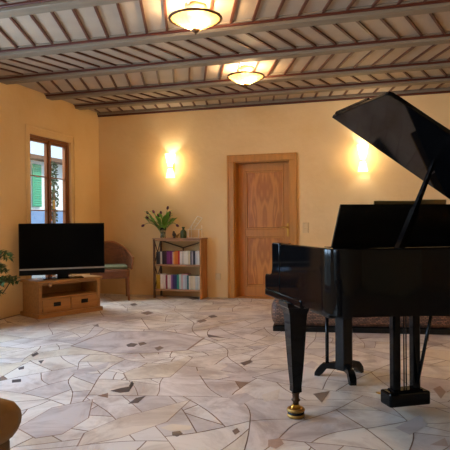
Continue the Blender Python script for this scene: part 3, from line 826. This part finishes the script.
# pedal lyre
ly_ = obj('pedal_lyre', (lambda bm: (box(bm, P(.70, .07, .083), (.275, .125, .085), bev=.012, seg=2), box(bm, P(.70, .07, .127), (.20, .085, .016), bev=.006), bm)[-1])(new_bm()), 'lacquer', piano)
for a in (.632, .768):
    bm = new_bm(); box(bm, P(a, .07, .41), (.05, .05, .57), bev=.005); obj('lyre_post', bm, 'lacquer', ly_)
for a in (.693, .708):
    bm = new_bm(); tube(bm, [P(a, .07, .13), P(a, .07, .69)], .004); obj('pedal_rod', bm, 'iron', ly_)
bm = new_bm(); box(bm, P(.70, .07, .682), (.25, .1, .025), bev=.005); obj('lyre_top', bm, 'satin', ly_)
for a in (.752,):
    bm = new_bm(); tube(bm, [P(a + .015, .1, .17), P(a + .04, .235, .695)], .010); obj('lyre_brace', bm, 'satin', ly_)
for a in (.62, .70, .78):
    bm = new_bm(); sections(bm, [[P(a + sx * w_, b_, z_ + sz * .005) for sx, sz in ((-1, -1), (1, -1), (1, 1), (-1, 1))] for b_, z_, w_ in ((.02, .07, .009), (-.05, .07, .010), (-.09, .066, .016), (-.115, .062, .014))])
    obj('pedal', bm, 'brass', ly_)

# sheet music on the desk: stands on the ledge, leaning on the desk's far face
def music(name, a0, a1, h_, label, m):
    t = empty(name, label, 'sheet music', pw((a0 + a1) / 2, .033, 1.0125), TH, group='music books on the piano desk')
    w = (a1 - a0) / 2
    def leafm(x0, x1, th_, dy):
        bm = new_bm(); q = []
        for zz, yy in ((0, -.0), (h_, -.034)):
            q.append([Vector((x, -(-.0) + yy + dd, zz)) for x, dd in ((x0, dy), (x1, dy), (x1, dy + th_), (x0, dy + th_))])
        sections(bm, q); return bm
    obj('cover', leafm(-w, w, .003, .0), m, t)
    obj('page_block', leafm(-w + .004, w - .004, .008, .0035), 'paper', t)
music('music_book', .50, .78, .272, 'wide olive brown music book on the piano desk', 'paper')
music('music_book', .79, 1.0, .28, 'smaller dark olive music book right beside the prop stick on the piano desk', 'paper2')

# ------------------------------------------------------------------ piano stool behind
st = empty('piano_stool', 'black pedestal piano stool with splayed feet behind the piano', 'stool', pw(.665, -.69), TH)
cx_, cb_ = .665, -.69
for i, (a, b) in enumerate(((.498, -.805), (.637, -.496), (.848, -.791))):
    v = Vector((a - cx_, -(b - cb_), 0)); u = v.normalized(); L = v.length; s = Vector((-u.y, u.x, 0))
    bm = new_bm(); secs = []
    for t_, z0, z1, w in ((.02, .055, .135, .022), (.35, .06, .11, .022), (.62, .06, .10, .022), (.78, .02, .095, .024), (.9, .0, .075, .026), (1.02, .0, .045, .026), (1.08, .0, .02, .022)):
        p = u * L * t_; secs.append([p + s * w + Vector((0, 0, z0)), p - s * w + Vector((0, 0, z0)), p - s * w + Vector((0, 0, z1)), p + s * w + Vector((0, 0, z1))])
    sections(bm, secs); obj('foot', bm, 'satin', st)
bm = new_bm(); lathe(bm, [(0, .06), (.06, .06), (.072, .08), (.070, .15), (.070, .44), (.078, .47), (0, .47)], 6); 
for f in bm.faces: f.smooth = False
obj('column', bm, 'satin', st)
bm = new_bm(); v = Vector((.498 - cx_, .805 - .69, 0)) * .62; tube(bm, [(v.x, v.y, .09), (v.x, v.y, .49)], .014); obj('side_rod', bm, 'satin', st)
bm = new_bm(); box(bm, (0, 0, .49), (.40, .34, .03), bev=.008, seg=2); obj('seat_frame', bm, 'satin', st)
bm = new_bm(); box(bm, (0, 0, .525), (.39, .33, .045), bev=.018, seg=3); obj('seat_cushion', bm, 'satin', st)

# ------------------------------------------------------------------ rattan sofa
sr = R(8); sdir = Vector((math.cos(sr), math.sin(sr), 0))
SL, SD = 2.3, .82
sc = Vector((-1.255, 5.79, 0)) + sdir * SL / 2 + Vector((-sdir.y, sdir.x, 0)) * SD / 2
so = empty('rattan_sofa', 'dark woven rattan sofa behind the piano', 'sofa', sc, sr)
bm = new_bm(); box(bm, (0, 0, .03), (SL - .04, SD - .04, .06), bev=.006); obj('plinth', bm, 'satin', so)
def loft_box(bm, x0, x1, y0, y1, z0, z1, bulge=.02):
    cx, cy, hx, hy = (x0 + x1) / 2, (y0 + y1) / 2, (x1 - x0) / 2, (y1 - y0) / 2; secs = []
    for k in range(9):
        t_ = k / 8; e = bulge * math.sin(PI * t_) - (.025 * (abs(2 * t_ - 1) ** 6)); rad = .05; pts = []
        for qx, qy, a0 in ((1, 1, 0), (-1, 1, PI / 2), (-1, -1, PI), (1, -1, 1.5 * PI)):
            for j in range(4):
                a = a0 + j * PI / 6; pts.append((cx + qx * (hx - rad) + (rad + e) * math.cos(a), cy + qy * (hy - rad) + (rad + e) * math.sin(a), z0 + (z1 - z0) * t_))
        secs.append(pts)
    sections(bm, secs, True)
bm = new_bm(); loft_box(bm, -SL / 2 + .02, SL / 2 - .02, -SD / 2 + .03, SD / 2 - .02, .061, .34); obj('woven_base', bm, 'rattan', so)
bm = new_bm(); loft_box(bm, -SL / 2 + .02, SL / 2 - .02, SD / 2 - .2, SD / 2 - .02, .341, .72); obj('woven_backrest', bm, 'rattan', so)
for s in (-1, 1):
    bm = new_bm(); x0 = s * (SL / 2 - .105); loft_box(bm, x0 - .085, x0 + .085, -SD / 2 + .03, SD / 2 - .21, .341, .56); obj('woven_arm', bm, 'rattan', so)
for s in (-1, 1):
    bm = new_bm(); box(bm, (s * (SL - .42) / 4, -.085, .41), ((SL - .44) / 2, SD - .27, .13), bev=.04, seg=3); obj('seat_cushion', bm, 'leather_dark', so, smooth=True)

# ------------------------------------------------------------------ television stand
rz = R(64)
stand = empty('tv_stand', 'honey oak television cabinet with two drawers and an open shelf', 'tv stand', (-4.125, 6.34, 0), rz - 0)
# local: x along the front (towards the back right), -y is the front
TW, TD, TH_ = .90, .44, .455
bm = new_bm()
for s in (-1, 1): box(bm, (s * (TW / 2 - .03), 0, .235), (.045, TD - .04, .38), bev=.003)
box(bm, (0, TD / 2 - .03, .235), (TW - .105, .015, .38)); box(bm, (0, 0, .235), (TW - .105, TD - .07, .018)); box(bm, (0, 0, .062), (TW - .105, TD - .05, .018))
obj('body', bm, 'oak', stand)
bm = new_bm(); box(bm, (0, 0, .44), (TW + .03, TD + .02, .03), bev=.008, seg=2); obj('top', bm, 'oak', stand)
bm = new_bm(); box(bm, (0, 0, .027), (TW + .03, TD + .02, .054), bev=.008, seg=2); obj('plinth', bm, 'oak', stand)
bm = new_bm(); box(bm, (0, -TD / 2 + .025, .412), (TW - .105, .018, .026)); obj('top_rail', bm, 'oak', stand)
for s in (-1, 1):
    bm = new_bm(); w = (TW - .11) / 2; box(bm, (s * w / 2, -TD / 2 + .03, .148), (w - .012, .028, .15), bev=.004); dr = obj('drawer', bm, 'oak', stand)
    bm = new_bm(); box(bm, (s * w / 2, -TD / 2 + .012, .155), (.10, .008, .05), bev=.003); box(bm, (s * w / 2, -TD / 2 + .001, .150), (.075, .014, .02), bev=.004); obj('drawer_pull', bm, 'iron', dr)
bm = new_bm(); lathe(bm, [(0, -.004), (.028, -.004), (.03, 0), (.028, .006), (0, .006)], 18)
bmesh.ops.rotate(bm, verts=bm.verts, matrix=Matrix.Rotation(PI / 2, 3, 'X')); bmesh.ops.translate(bm, verts=bm.verts, vec=(-.30, -TD / 2 + .008, .40)); obj('round_tag', bm, 'pine_light', stand)

# set-top box under the TV
# ------------------------------------------------------------------ television
tvr = R(38)
tv = empty('television', 'large black flat screen television on the oak cabinet', 'television', (-4.09, 6.30, .4555), tvr)
TVW, TVH = 1.06, .655
zb = .05
bm = new_bm(); box(bm, (0, 0, zb + TVH / 2), (TVW, .05, TVH), bev=.006); box(bm, (0, .035, zb + TVH / 2), (TVW * .7, .05, TVH * .6), bev=.015); tvb = obj('housing', bm, 'tvbezel', tv)
bm = new_bm(); box(bm, (0, -.0265, zb + TVH / 2 + .04), (TVW - .03, .003, TVH - .105)); obj('screen', bm, 'tvblack', tv)
bm = new_bm(); box(bm, (0, -.028, zb + .075), (TVW - .006, .006, .02), bev=.002); obj('silver_strip', bm, 'silver', tv)
bm = new_bm(); box(bm, (0, .01, .035), (.14, .03, .07), bev=.004); obj('neck', bm, 'tvbezel', tv)
bm = new_bm(); box(bm, (0, .0, .006), (.50, .22, .012), bev=.004); obj('foot_plate', bm, 'tvblack', tv)
# cable
bm = new_bm()
def wp(*a): return a
cp_ = [(-4.585, 5.98, .45), (-4.58, 5.90, .44), (-4.58, 5.84, .38), (-4.57, 5.75, .32), (-4.60, 5.5, .33), (-4.61, 5.2, .25), (-4.61, 5.0, .06), (-4.6, 4.9, .006)]
base = Vector(cp_[-1]); tube(bm, [Vector(p) - base for p in cp_], .006)
tag(obj('power_cable', bm, 'cable', loc=base), 'thin dark cable running along the left wall from the television cabinet', 'cable')

# ------------------------------------------------------------------ wicker armchair
wc = empty('wicker_armchair', 'brown wicker armchair with sage seat pad in the corner behind the television', 'armchair', (-4.16, 7.66, 0), R(30))
# local: -y is the front
bm = new_bm(); loft_box(bm, -.29, .29, -.28, .26, .33, .47, .0); obj('seat_apron', bm, 'rattan_light', wc)
bm = new_bm(); box(bm, (0, -.01, .495), (.52, .49, .045), bev=.018, seg=3); obj('seat_pad', bm, 'cush', wc, smooth=True)
def arch(t):
    ang = R(-8 + 196 * t)                     # front right arm end -> round the back -> front left
    hh = .62 + .23 * max(0, math.sin(PI * t)) ** 2
    x = .34 * math.cos(ang); y = .27 * math.sin(ang) if math.sin(ang) > 0 else .27 * math.sin(ang)
    fy = -.26 * (1 - min(1, min(t, 1 - t) / .22)) if min(t, 1 - t) < .22 else 0
    return Vector((x, y + fy, hh))
N = 40; pts = [arch(i / N) for i in range(N + 1)]
bm = new_bm(); vo, vi, lo, li = [], [], [], []
for p in pts:
    u = Vector((p.x, p.y, 0)).normalized()
    vo.append(bm.verts.new(p + u * .008)); vi.append(bm.verts.new(p - u * .008))
    b = Vector((p.x * .93, p.y * .93, .46)); lo.append(bm.verts.new(b + u * .008)); li.append(bm.verts.new(b - u * .008))
for i in range(N):
    bm.faces.new((vo[i], vo[i + 1], lo[i + 1], lo[i])); bm.faces.new((vi[i], li[i], li[i + 1], vi[i + 1]))
    bm.faces.new((vo[i], vi[i], vi[i + 1], vo[i + 1])); bm.faces.new((lo[i], lo[i + 1], li[i + 1], li[i]))
for i in (0, N): bm.faces.new((vo[i], lo[i], li[i], vi[i]))
bmesh.ops.recalc_face_normals(bm, faces=bm.faces); obj('woven_back', bm, 'rattan_light', wc)
bm = new_bm(); tube(bm, [p + Vector((0, 0, .012)) for p in pts], .018, 8); tube(bm, [pts[0], (pts[0].x * .95, -.27, .47)], .014); tube(bm, [pts[-1], (pts[-1].x * .95, -.27, .47)], .014); obj('top_rail', bm, 'wicker_frame', wc)
for sx, sy in ((-1, -1), (1, -1), (-1, 1), (1, 1)):
    bm = new_bm(); tube(bm, [(sx * .275, sy * .255, 0), (sx * .265, sy * .245, .36)], [.016, .02]); obj('leg', bm, 'wicker_frame', wc)

# ------------------------------------------------------------------ bookcase
BX0, BX1, BY0, BY1 = -3.545, -2.765, 7.90, 8.19
bw_ = BX1 - BX0; bd = BY1 - BY0
bc = empty('bookcase', 'low rustic wooden bookcase with two rows of books', 'bookcase', ((BX0 + BX1) / 2, (BY0 + BY1) / 2, 0))
ZS = (.128, .505, .885)
bm = new_bm(); box(bm, (bw_ / 2 - .014, 0, .45), (.028, bd, .90), bev=.004); obj('side_panel', bm, 'pine', bc)
for sy in (-1, 1):
    bm = new_bm(); box(bm, (-bw_ / 2 + .014, sy * (bd / 2 - .016), .45), (.028, .032, .90), bev=.003); obj('side_post', bm, 'pine_frame', bc)
bm = new_bm()
for z0, z1 in ((.15, .49), (.525, .87)):
    for s in (-1, 1): tube(bm, [(-bw_ / 2 + .014, s * (bd / 2 - .03), z0), (-bw_ / 2 + .014, -s * (bd / 2 - .03), z1)], .008, 6)
obj('side_brace', bm, 'pine_frame', bc)
for zz, nm in zip(ZS, ('bottom_shelf', 'middle_shelf', 'top_shelf')):
    bm = new_bm(); box(bm, (0, 0, zz), (bw_ - .058, bd - .004, .024), bev=.003); obj(nm, bm, 'pine_light', bc)
bm = new_bm(); box(bm, (0, 0, .909), (bw_ + .02, bd, .016), bev=.003); obj('top_board', bm, 'pine_light', bc)
bm = new_bm(); yb_ = bd / 2 - .012
for s in (-1, 1): tube(bm, [(s * (bw_ / 2 - .04), yb_, .865), (0, yb_, .76)], .009, 6)
tube(bm, [(-.0, yb_, .76), (0, yb_, .535)], .009, 6)
obj('back_brace', bm, 'pine_frame', bc)

# books: proto = cover + page block; colours from the photograph, left to right
def book(x, y, z, w, h_, dp, colr, label, group, colname, lying=False):
    key = ('bk', tuple(colr))
    if key not in M: M[key] = mat('book_cover_' + colname, S(colr), .6, noise_amt=.06, noise_scale=30)
    t = empty('book', label, 'book', (x, y, z), 0, group)
    bm = new_bm()
    if lying:
        box(bm, (0, 0, h_ / 2), (w, dp, h_), bev=.002)
        obj('cover', bm, M[key], t); return t
    c = .0022
    box(bm, (-w / 2 + c / 2, 0, h_ / 2), (c, dp, h_)); box(bm, (w / 2 - c / 2, 0, h_ / 2), (c, dp, h_)); box(bm, (0, -dp / 2 + c / 2, h_ / 2), (w - 2 * c - .0002, c, h_))
    obj('cover', bm, M[key], t)
    bm = new_bm(); box(bm, (0, c / 2 + .001, h_ / 2), (w - 2 * c - .0005, dp - c - .006, h_ - .006)); obj('page_block', bm, 'pages', t)
    return t
M['pages'] = mat('book_pages', S((214, 204, 184)), .9)
ordn = ['first', 'second', 'third', 'fourth', 'fifth', 'sixth', 'seventh', 'eighth', 'ninth', 'tenth', 'eleventh', 'twelfth', 'thirteenth', 'fourteenth', 'fifteenth', 'sixteenth', 'seventeenth', 'eighteenth', 'nineteenth', 'twentieth', 'twenty-first', 'twenty-second', 'twenty-third', 'twenty-fourth']
UP = [(26, .19, (64, 66, 74), 'dark grey'), (14, .185, (74, 74, 84), 'slate grey'), (17, .19, (206, 196, 186), 'off white'), (26, .20, (44, 26, 30), 'black'), (22, .195, (62, 26, 34), 'dark maroon'),
      (20, .20, (120, 44, 112), 'purple'), (14, .195, (138, 52, 126), 'light purple'), (22, .20, (128, 44, 118), 'violet purple'), (12, .19, (212, 176, 160), 'pale pink'), (17, .195, (226, 150, 60), 'light orange'), (26, .205, (222, 118, 30), 'bright orange'), (20, .205, (198, 44, 28), 'red'),
      (22, .20, (222, 214, 206), 'white'), (17, .205, (198, 188, 178), 'greyish white'), (18, .20, (224, 214, 198), 'cream white'), (24, .205, (228, 220, 206), 'ivory'), (22, .205, (214, 200, 168), 'cream'), (12, .20, (58, 54, 60), 'thin charcoal'), (14, .20, (166, 158, 160), 'light grey'), (24, .205, (34, 34, 46), 'navy black'), (20, .205, (198, 196, 196), 'pale grey'), (26, .21, (224, 218, 208), 'broad white')]
LO = [(40, .22, (206, 164, 40), 'yellow'), (24, .225, (226, 216, 210), 'white'), (32, .22, (220, 204, 200), 'pinkish white'), (20, .21, (150, 40, 66), 'crimson'), (26, .215, (222, 208, 202), 'chalky white'), (12, .21, (226, 180, 190), 'pink'), (18, .215, (126, 80, 140), 'lilac'), (18, .22, (70, 50, 118), 'indigo'), (24, .22, (40, 52, 100), 'navy blue'),
      (22, .225, (48, 140, 126), 'teal green'), (22, .225, (194, 212, 204), 'pale mint'), (16, .215, (208, 160, 164), 'rosy'), (24, .215, (188, 198, 208), 'pale blue grey'), (20, .215, (170, 180, 196), 'blue grey'), (20, .21, (44, 96, 104), 'dark teal'), (14, .205, (216, 204, 184), 'beige'), (26, .20, (206, 188, 158), 'sand'), (24, .205, (214, 198, 172), 'light sand'), (26, .205, (186, 190, 190), 'silver grey'), (26, .205, (214, 206, 190), 'cream')]
def row(defs, z, group, shelfname):
    tot = sum(d_[0] for d_ in defs) / 1000.0; span = bw_ - .068; k = span / tot
    x = BX0 + .034
    rb = random.Random(4); pos = []
    for i, (w, h_, c_, nm) in enumerate(defs):
        ww = w / 1000.0 * k; dp = .15 + rb.uniform(-.01, .015)
        yy = BY0 + .045 + dp / 2 + rb.uniform(0, .012)
        book(x + ww / 2, yy, z, ww - .0015, h_ - .0, dp, c_, '%s book standing on the %s, %s spine from the left' % (nm, shelfname, ordn[i]), group, nm.replace(' ', '_'))
        pos.append(x + ww / 2); x += ww
    return pos
row(UP, ZS[1] + .0122, 'books on the upper bookcase shelf', 'upper shelf')
lp = row(LO, ZS[0] + .0122, 'books on the lower bookcase shelf', 'lower shelf')
book((lp[12] + lp[13]) / 2 - .005, BY0 + .13, ZS[0] + .0122 + .216, .10, .018, .15, (206, 150, 150), 'pink book lying flat on top of the lower row of books', 'books on the lower bookcase shelf', 'dusty_pink', lying=True)

# ---- things on the bookcase
ZTOP = .9172
vx, vy = -3.43, 8.03
t = empty('glass_vase', 'clear glass vase of tulips on the bookcase', 'vase', (vx, vy, ZTOP))
bm = new_bm(); prof = [(0, 0), (.04, 0), (.045, .01), (.04, .05), (.038, .10), (.05, .16)]; lathe(bm, prof + [(r_ - .003, z_ + .002) for r_, z_ in prof[::-1] if r_ > .01] + [(0, .006)], 24); obj('glass', bm, 'glass', t)
bm = new_bm(); lathe(bm, [(0, .008), (.040, .012), (.0365, .05), (.0345, .09), (0, .09)], 24); obj('water', bm, 'glass', t)
TUL = [(-.29, .215, 'drooping far left', 0), (-.22, .385, 'at the upper left edge', 0), (-.235, .315, 'left, just under the upper left one', 0), (-.115, .395, 'pale pink, left of centre', 1), (-.06, .335, 'left of centre above the leaves', 0), (.0, .375, 'in the middle of the bunch', 0),
       (.05, .335, 'right of centre above the leaves', 0), (.07, .45, 'tallest, standing above all the others', 0), (.10, .34, 'upper right below the tallest', 0), (.13, .375, 'at the upper right edge', 0), (.225, .215, 'drooping far right over the bottle', 0)]
r3 = random.Random(21)
for i, (dx, dz, lab, kd) in enumerate(TUL):
    yo = r3.uniform(-.07, .04)
    t = empty('tulip', '%s tulip %s in the glass vase' % ('dusky' if kd else 'purple', lab), 'flower', (vx + dx * .05, vy + yo * .1, ZTOP + .02), 0, 'tulips in the glass vase')
    b0 = Vector((0, 0, 0)); m1 = Vector((dx * .12, yo * .2, .14)); tp = Vector((dx * .95, yo, dz - .03))
    pts = []
    for s in range(9):
        u = s / 8
        if abs(dx) > .16 and dz < .25: c2 = Vector((dx * .6, yo * .6, dz + .06))
        else: c2 = Vector((dx * .55, yo * .5, .14 + (dz - .14) * .5))
        pts.append((1 - u) ** 3 * b0 + 3 * (1 - u) ** 2 * u * m1 + 3 * (1 - u) * u * u * c2 + u ** 3 * tp)
    bm = new_bm(); tube(bm, pts, .0035, 6); obj('stem', bm, 'stem', t)
    ax = (pts[-1] - pts[-2]).normalized(); q = Vector((0, 0, 1)).rotation_difference(ax).to_matrix()
    bm = new_bm()
    lathe(bm, [(0, -.006), (.012, 0), (.019, .014), (.0205, .026), (.017, .042), (.011, .052), (.013, .05), (.010, .03), (0, .02)], 12)
    for v in bm.verts:
        a = math.atan2(v.co.y, v.co.x); v.co.z += .006 * math.cos(3 * a) * max(0, v.co.z / .05)
    bmesh.ops.scale(bm, vec=(.95, .95, .95), verts=bm.verts)
    bmesh.ops.rotate(bm, verts=bm.verts, matrix=q); bmesh.ops.translate(bm, verts=bm.verts, vec=pts[-1]); obj('bloom', bm, 'tulip2' if kd else 'tulip', t)
    for l in range(5):
        bm = new_bm(); st_ = pts[2 + l]; dr = Vector((dx + r3.uniform(-.12, .12), yo + r3.uniform(-.1, .1), 0)); dr = dr.normalized() if dr.length > .01 else Vector((1, 0, 0))
        sd = Vector((-dr.y, dr.x, 0)); L = r3.uniform(.14, .22); prev = None
        for s in range(8):
            u = s / 7; c_ = st_ + dr * (L * .62 * u) + Vector((0, 0, L * (.95 * u - .45 * u * u))); w = .028 * math.sin(PI * min(1, u * .93 + .07)) + .001
            a = bm.verts.new(c_ + sd * w + Vector((0, 0, .006))); m_ = bm.verts.new(c_); b = bm.verts.new(c_ - sd * w + Vector((0, 0, .006)))
            if prev:
                bm.faces.new((prev[0], a, m_, prev[1])); bm.faces.new((prev[1], m_, b, prev[2]))
            prev = (a, m_, b)
        obj('leaf', bm, 'leaf', t, smooth=True)
t = empty('green_bottle', 'dark green glazed bottle vase on the bookcase', 'bottle', (-3.09, 8.02, ZTOP))
bm = new_bm(); lathe(bm, [(0, 0), (.042, 0), (.048, .012), (.048, .085), (.04, .11), (.018, .125), (.017, .15)], 24); obj('body', bm, 'green_glass', t)
bm = new_bm(); lathe(bm, [(.017, .148), (.024, .150), (.025, .165), (.017, .170), (0, .170)], 20); obj('neck_ring', bm, 'green_glass', t)
def bird(x, y, s, m, name, label, rz):
    t = empty(name, label, 'figurine', (x, y, ZTOP), rz)
    bm = new_bm(); secs = []
    for u, r_, z_ in ((-.055, .004, .03), (-.04, .014, .032), (-.015, .024, .036), (.01, .024, .044), (.028, .016, .058), (.036, .014, .072), (.046, .011, .076), (.056, .002, .074)):
        secs.append([(u * s, r_ * s * math.cos(2 * PI * j / 10), (z_ + r_ * math.sin(2 * PI * j / 10)) * s) for j in range(10)])
    sections(bm, secs, True); obj('body', bm, m, t)
    bm = new_bm(); lathe(bm, [(0, 0), (.022 * s, 0), (.02 * s, .006 * s), (.008 * s, .012 * s), (.007 * s, .03 * s), (0, .03 * s)], 14); obj('stand', bm, m, t)
bird(-3.225, 7.98, 1.25, 'dark_fig', 'figurine', 'small dark brown figurine beside the tulip vase on the bookcase', R(120))
bird(-3.178, 7.99, .85, 'light_fig', 'figurine', 'tiny gilt figurine next to the green bottle on the bookcase', R(60))
# wire rack
t = empty('wire_rack', 'pale wire display rack with slatted ledge on the bookcase', 'rack', (-2.905, 8.03, ZTOP))
bm = new_bm(); 
for s in (-1, 1):
    tube(bm, [(s * .085, -.07, .003), (s * .085, -.07, .13)], .0055, 6); tube(bm, [(s * .085, .07, .003), (s * .085, .07, .19)], .0055, 6); tube(bm, [(s * .085, -.07, .13), (s * .085, .07, .13)], .0055, 6); tube(bm, [(s * .085, -.07, .003), (s * .085, .07, .003)], .0055, 6)
tube(bm, [(-.085, -.07, .003), (.085, -.07, .003)], .0055, 6)
obj('wire_frame', bm, 'wire', t)
bm = new_bm()
for j in range(5): box(bm, (-.02, -.06 + j * .03, .133), (.21, .012, .005), bev=.001)
obj('slat_ledge', bm, 'wire', t)
bm = new_bm(); q0, q1 = Vector((-.10, .03, .138)), Vector((.02, .065, .33))
for dx in (0, .075): tube(bm, [q0 + Vector((dx, 0, 0)), q1 + Vector((dx, 0, -.03 * (dx > 0)))], .0055, 6)
tube(bm, [q1, q1 + Vector((.075, 0, -.03))], .0055, 6)
for u in (.25, .5, .75): tube(bm, [q0.lerp(q1, u), (q0 + Vector((.075, 0, 0))).lerp(q1 + Vector((.075, 0, -.03)), u)], .002, 6)
obj('sloped_back', bm, 'wire', t)

# ------------------------------------------------------------------ armchair at bottom left
ac = empty('armchair', 'tan upholstered armchair with a rolled arm at the bottom left corner', 'armchair', (-1.585, 1.04, 0), 0)
# local: faces +x; far arm (+y) shows
def rolled_arm(y, outer_sign):
    bm = new_bm(); secs = []
    for x, sc_ in ((-.42, 1), (.30, 1), (.40, 1), (.44, .93), (.46, .78), (.467, .5)):
        sec = []
        for j in range(16):
            a = 2 * PI * j / 16; sec.append((x, y + 0.10 * sc_ * math.cos(a), .565 + .070 * sc_ * math.sin(a)))
        secs.append(sec)
    sections(bm, secs, True); return bm
for s in (-1, 1):
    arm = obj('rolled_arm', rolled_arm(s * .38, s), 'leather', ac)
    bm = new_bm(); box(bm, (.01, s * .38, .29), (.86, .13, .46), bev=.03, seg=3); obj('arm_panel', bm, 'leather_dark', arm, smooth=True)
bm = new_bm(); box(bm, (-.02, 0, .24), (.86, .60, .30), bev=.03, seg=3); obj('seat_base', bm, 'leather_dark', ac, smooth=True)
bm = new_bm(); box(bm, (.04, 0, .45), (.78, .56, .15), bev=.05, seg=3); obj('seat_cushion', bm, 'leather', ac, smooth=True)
bm = new_bm(); box(bm, (-.45, 0, .55), (.18, .88, .80), rot=Matrix.Rotation(-.12, 3, 'Y'), bev=.06, seg=3); obj('backrest', bm, 'leather', ac, smooth=True)
for sx in (-1, 1):
    for sy in (-1, 1):
        bm = new_bm(); tube(bm, [(sx * .36, sy * .36, 0), (sx * .36, sy * .36, .1)], [.018, .028]); obj('foot', bm, 'pine_frame', ac)

# ------------------------------------------------------------------ plant at left edge
pt = empty('potted_plant', 'leafy green pot plant at the left edge beside the television', 'plant', (-4.36, 5.08, 0))
bm = new_bm(); lathe(bm, [(0, 0), (.10, 0), (.13, .25), (.14, .26), (.14, .29), (.125, .29), (.12, .25), (0, .25)], 24); obj('pot', bm, 'pot', pt)
bm = new_bm(); lathe(bm, [(0, .255), (.119, .255), (.119, .25)], 20); obj('soil', bm, 'soil', pt)
bm = new_bm(); r4 = random.Random(9); tips = []
for i in range(22):
    a = r4.uniform(0, 2 * PI); L = r4.uniform(.12, .3); z1 = r4.uniform(.35, .85)
    if i < 12: a = r4.uniform(.1, 1.3); L = r4.uniform(.28, .50); z1 = r4.uniform(.48, .86)
    e = Vector((L * math.cos(a), L * math.sin(a), z1)); e.x = max(e.x, -.22)
    pth = [Vector((0, 0, .25)), Vector((e.x * .25, e.y * .25, z1 * .7)), Vector((e.x * .7, e.y * .7, z1 + .04)), e]
    tube(bm, pth, [.006, .005, .004, .002], 6); tips.append(pth)
obj('stems', bm, 'bark', pt)
bm = new_bm()
for pth in tips:
    for k in range(36):
        u = r4.uniform(.5, 1.0); s = u * 3; i = min(int(s), 2); c_ = pth[i].lerp(pth[i + 1], s - i)
        dr = Vector((r4.gauss(0, 1), r4.gauss(0, 1), r4.uniform(-.9, .5))).normalized(); sd = dr.cross(Vector((0, 0, 1))).normalized(); L = r4.uniform(.05, .085)
        if c_.x + dr.x * L < -.25: continue
        v = [bm.verts.new(c_), bm.verts.new(c_ + dr * L * .45 + sd * L * .24 + Vector((0, 0, .006))), bm.verts.new(c_ + dr * L), bm.verts.new(c_ + dr * L * .45 - sd * L * .24 + Vector((0, 0, .006)))]
        bm.faces.new((v[0], v[1], v[2])); bm.faces.new((v[0], v[2], v[3]))
obj('foliage', bm, 'leaf2', pt)

# ------------------------------------------------------------------ light, sky, camera
w = bpy.data.worlds.new('sky'); bpy.context.scene.world = w; w.use_nodes = True
bg = w.node_tree.nodes['Background']; bg.inputs['Color'].default_value = (.62, .78, 1.0, 1); bg.inputs['Strength'].default_value = 1.0
sl = bpy.data.lights.new('sun', 'SUN'); sl.energy = 2.6; sl.angle = R(2); sl.color = (1, .95, .86)
so_ = bpy.data.objects.new('sun', sl); C.objects.link(so_); so_.rotation_euler = Vector((-.62, -.3, -.72)).to_track_quat('-Z', 'Y').to_euler()
def daylight_fill(loc, rot, sx, sy, e, col=(.72, .84, 1.0)):  # area lamps added outside the windows in place of skylight
    l = bpy.data.lights.new('daylight_fill', 'AREA'); l.shape = 'RECTANGLE'; l.size = sx; l.size_y = sy; l.energy = e; l.color = col
    o = bpy.data.objects.new('daylight_fill', l); C.objects.link(o); o.location = loc; o.rotation_euler = rot
    return o
daylight_fill((XL - .5, 3.4, 1.7), (0, -R(80), 0), 2.0, 2.2, 180, (.50, .70, 1.0))
daylight_fill((XL - .5, 0, 1.7), (0, -R(80), 0), 2.0, 2.4, 205, (.54, .72, 1.0))
daylight_fill((XL - 1.0, 6.9, 3.3), (0, -R(52), 0), 1.2, 1.4, 130, (.80, .88, 1.0))  # added above the casement, out of view, to brighten the back corner

f, psi, pit, rol = 560.8857, .2935263652904346, -.007009440028944567, -.0087055418288023
Rv = Vector((0.95721093, 0.28926018, -0.00870522)); Uv = Vector((0.00630515, 0.00922807, 0.99993754)); Fv = Vector((-0.28932245, 0.95720603, -0.00700938))
cam = bpy.data.cameras.new('camera'); cam.sensor_width = 36; cam.sensor_fit = 'HORIZONTAL'; cam.lens = f / 450 * 36
co = bpy.data.objects.new('camera', cam); C.objects.link(co)
m = Matrix((( Rv.x, Uv.x, -Fv.x, 0), (Rv.y, Uv.y, -Fv.y, 0), (Rv.z, Uv.z, -Fv.z, 1.17), (0, 0, 0, 1)))
co.matrix_world = m
cam.clip_start = .05; cam.clip_end = 200
sc_ = bpy.context.scene; sc_.camera = co
sc_.view_settings.view_transform = 'Standard'; sc_.view_settings.look = 'None'; sc_.view_settings.gamma = 1; sc_.view_settings.use_curve_mapping = False
sc_.view_settings.exposure = 0.8
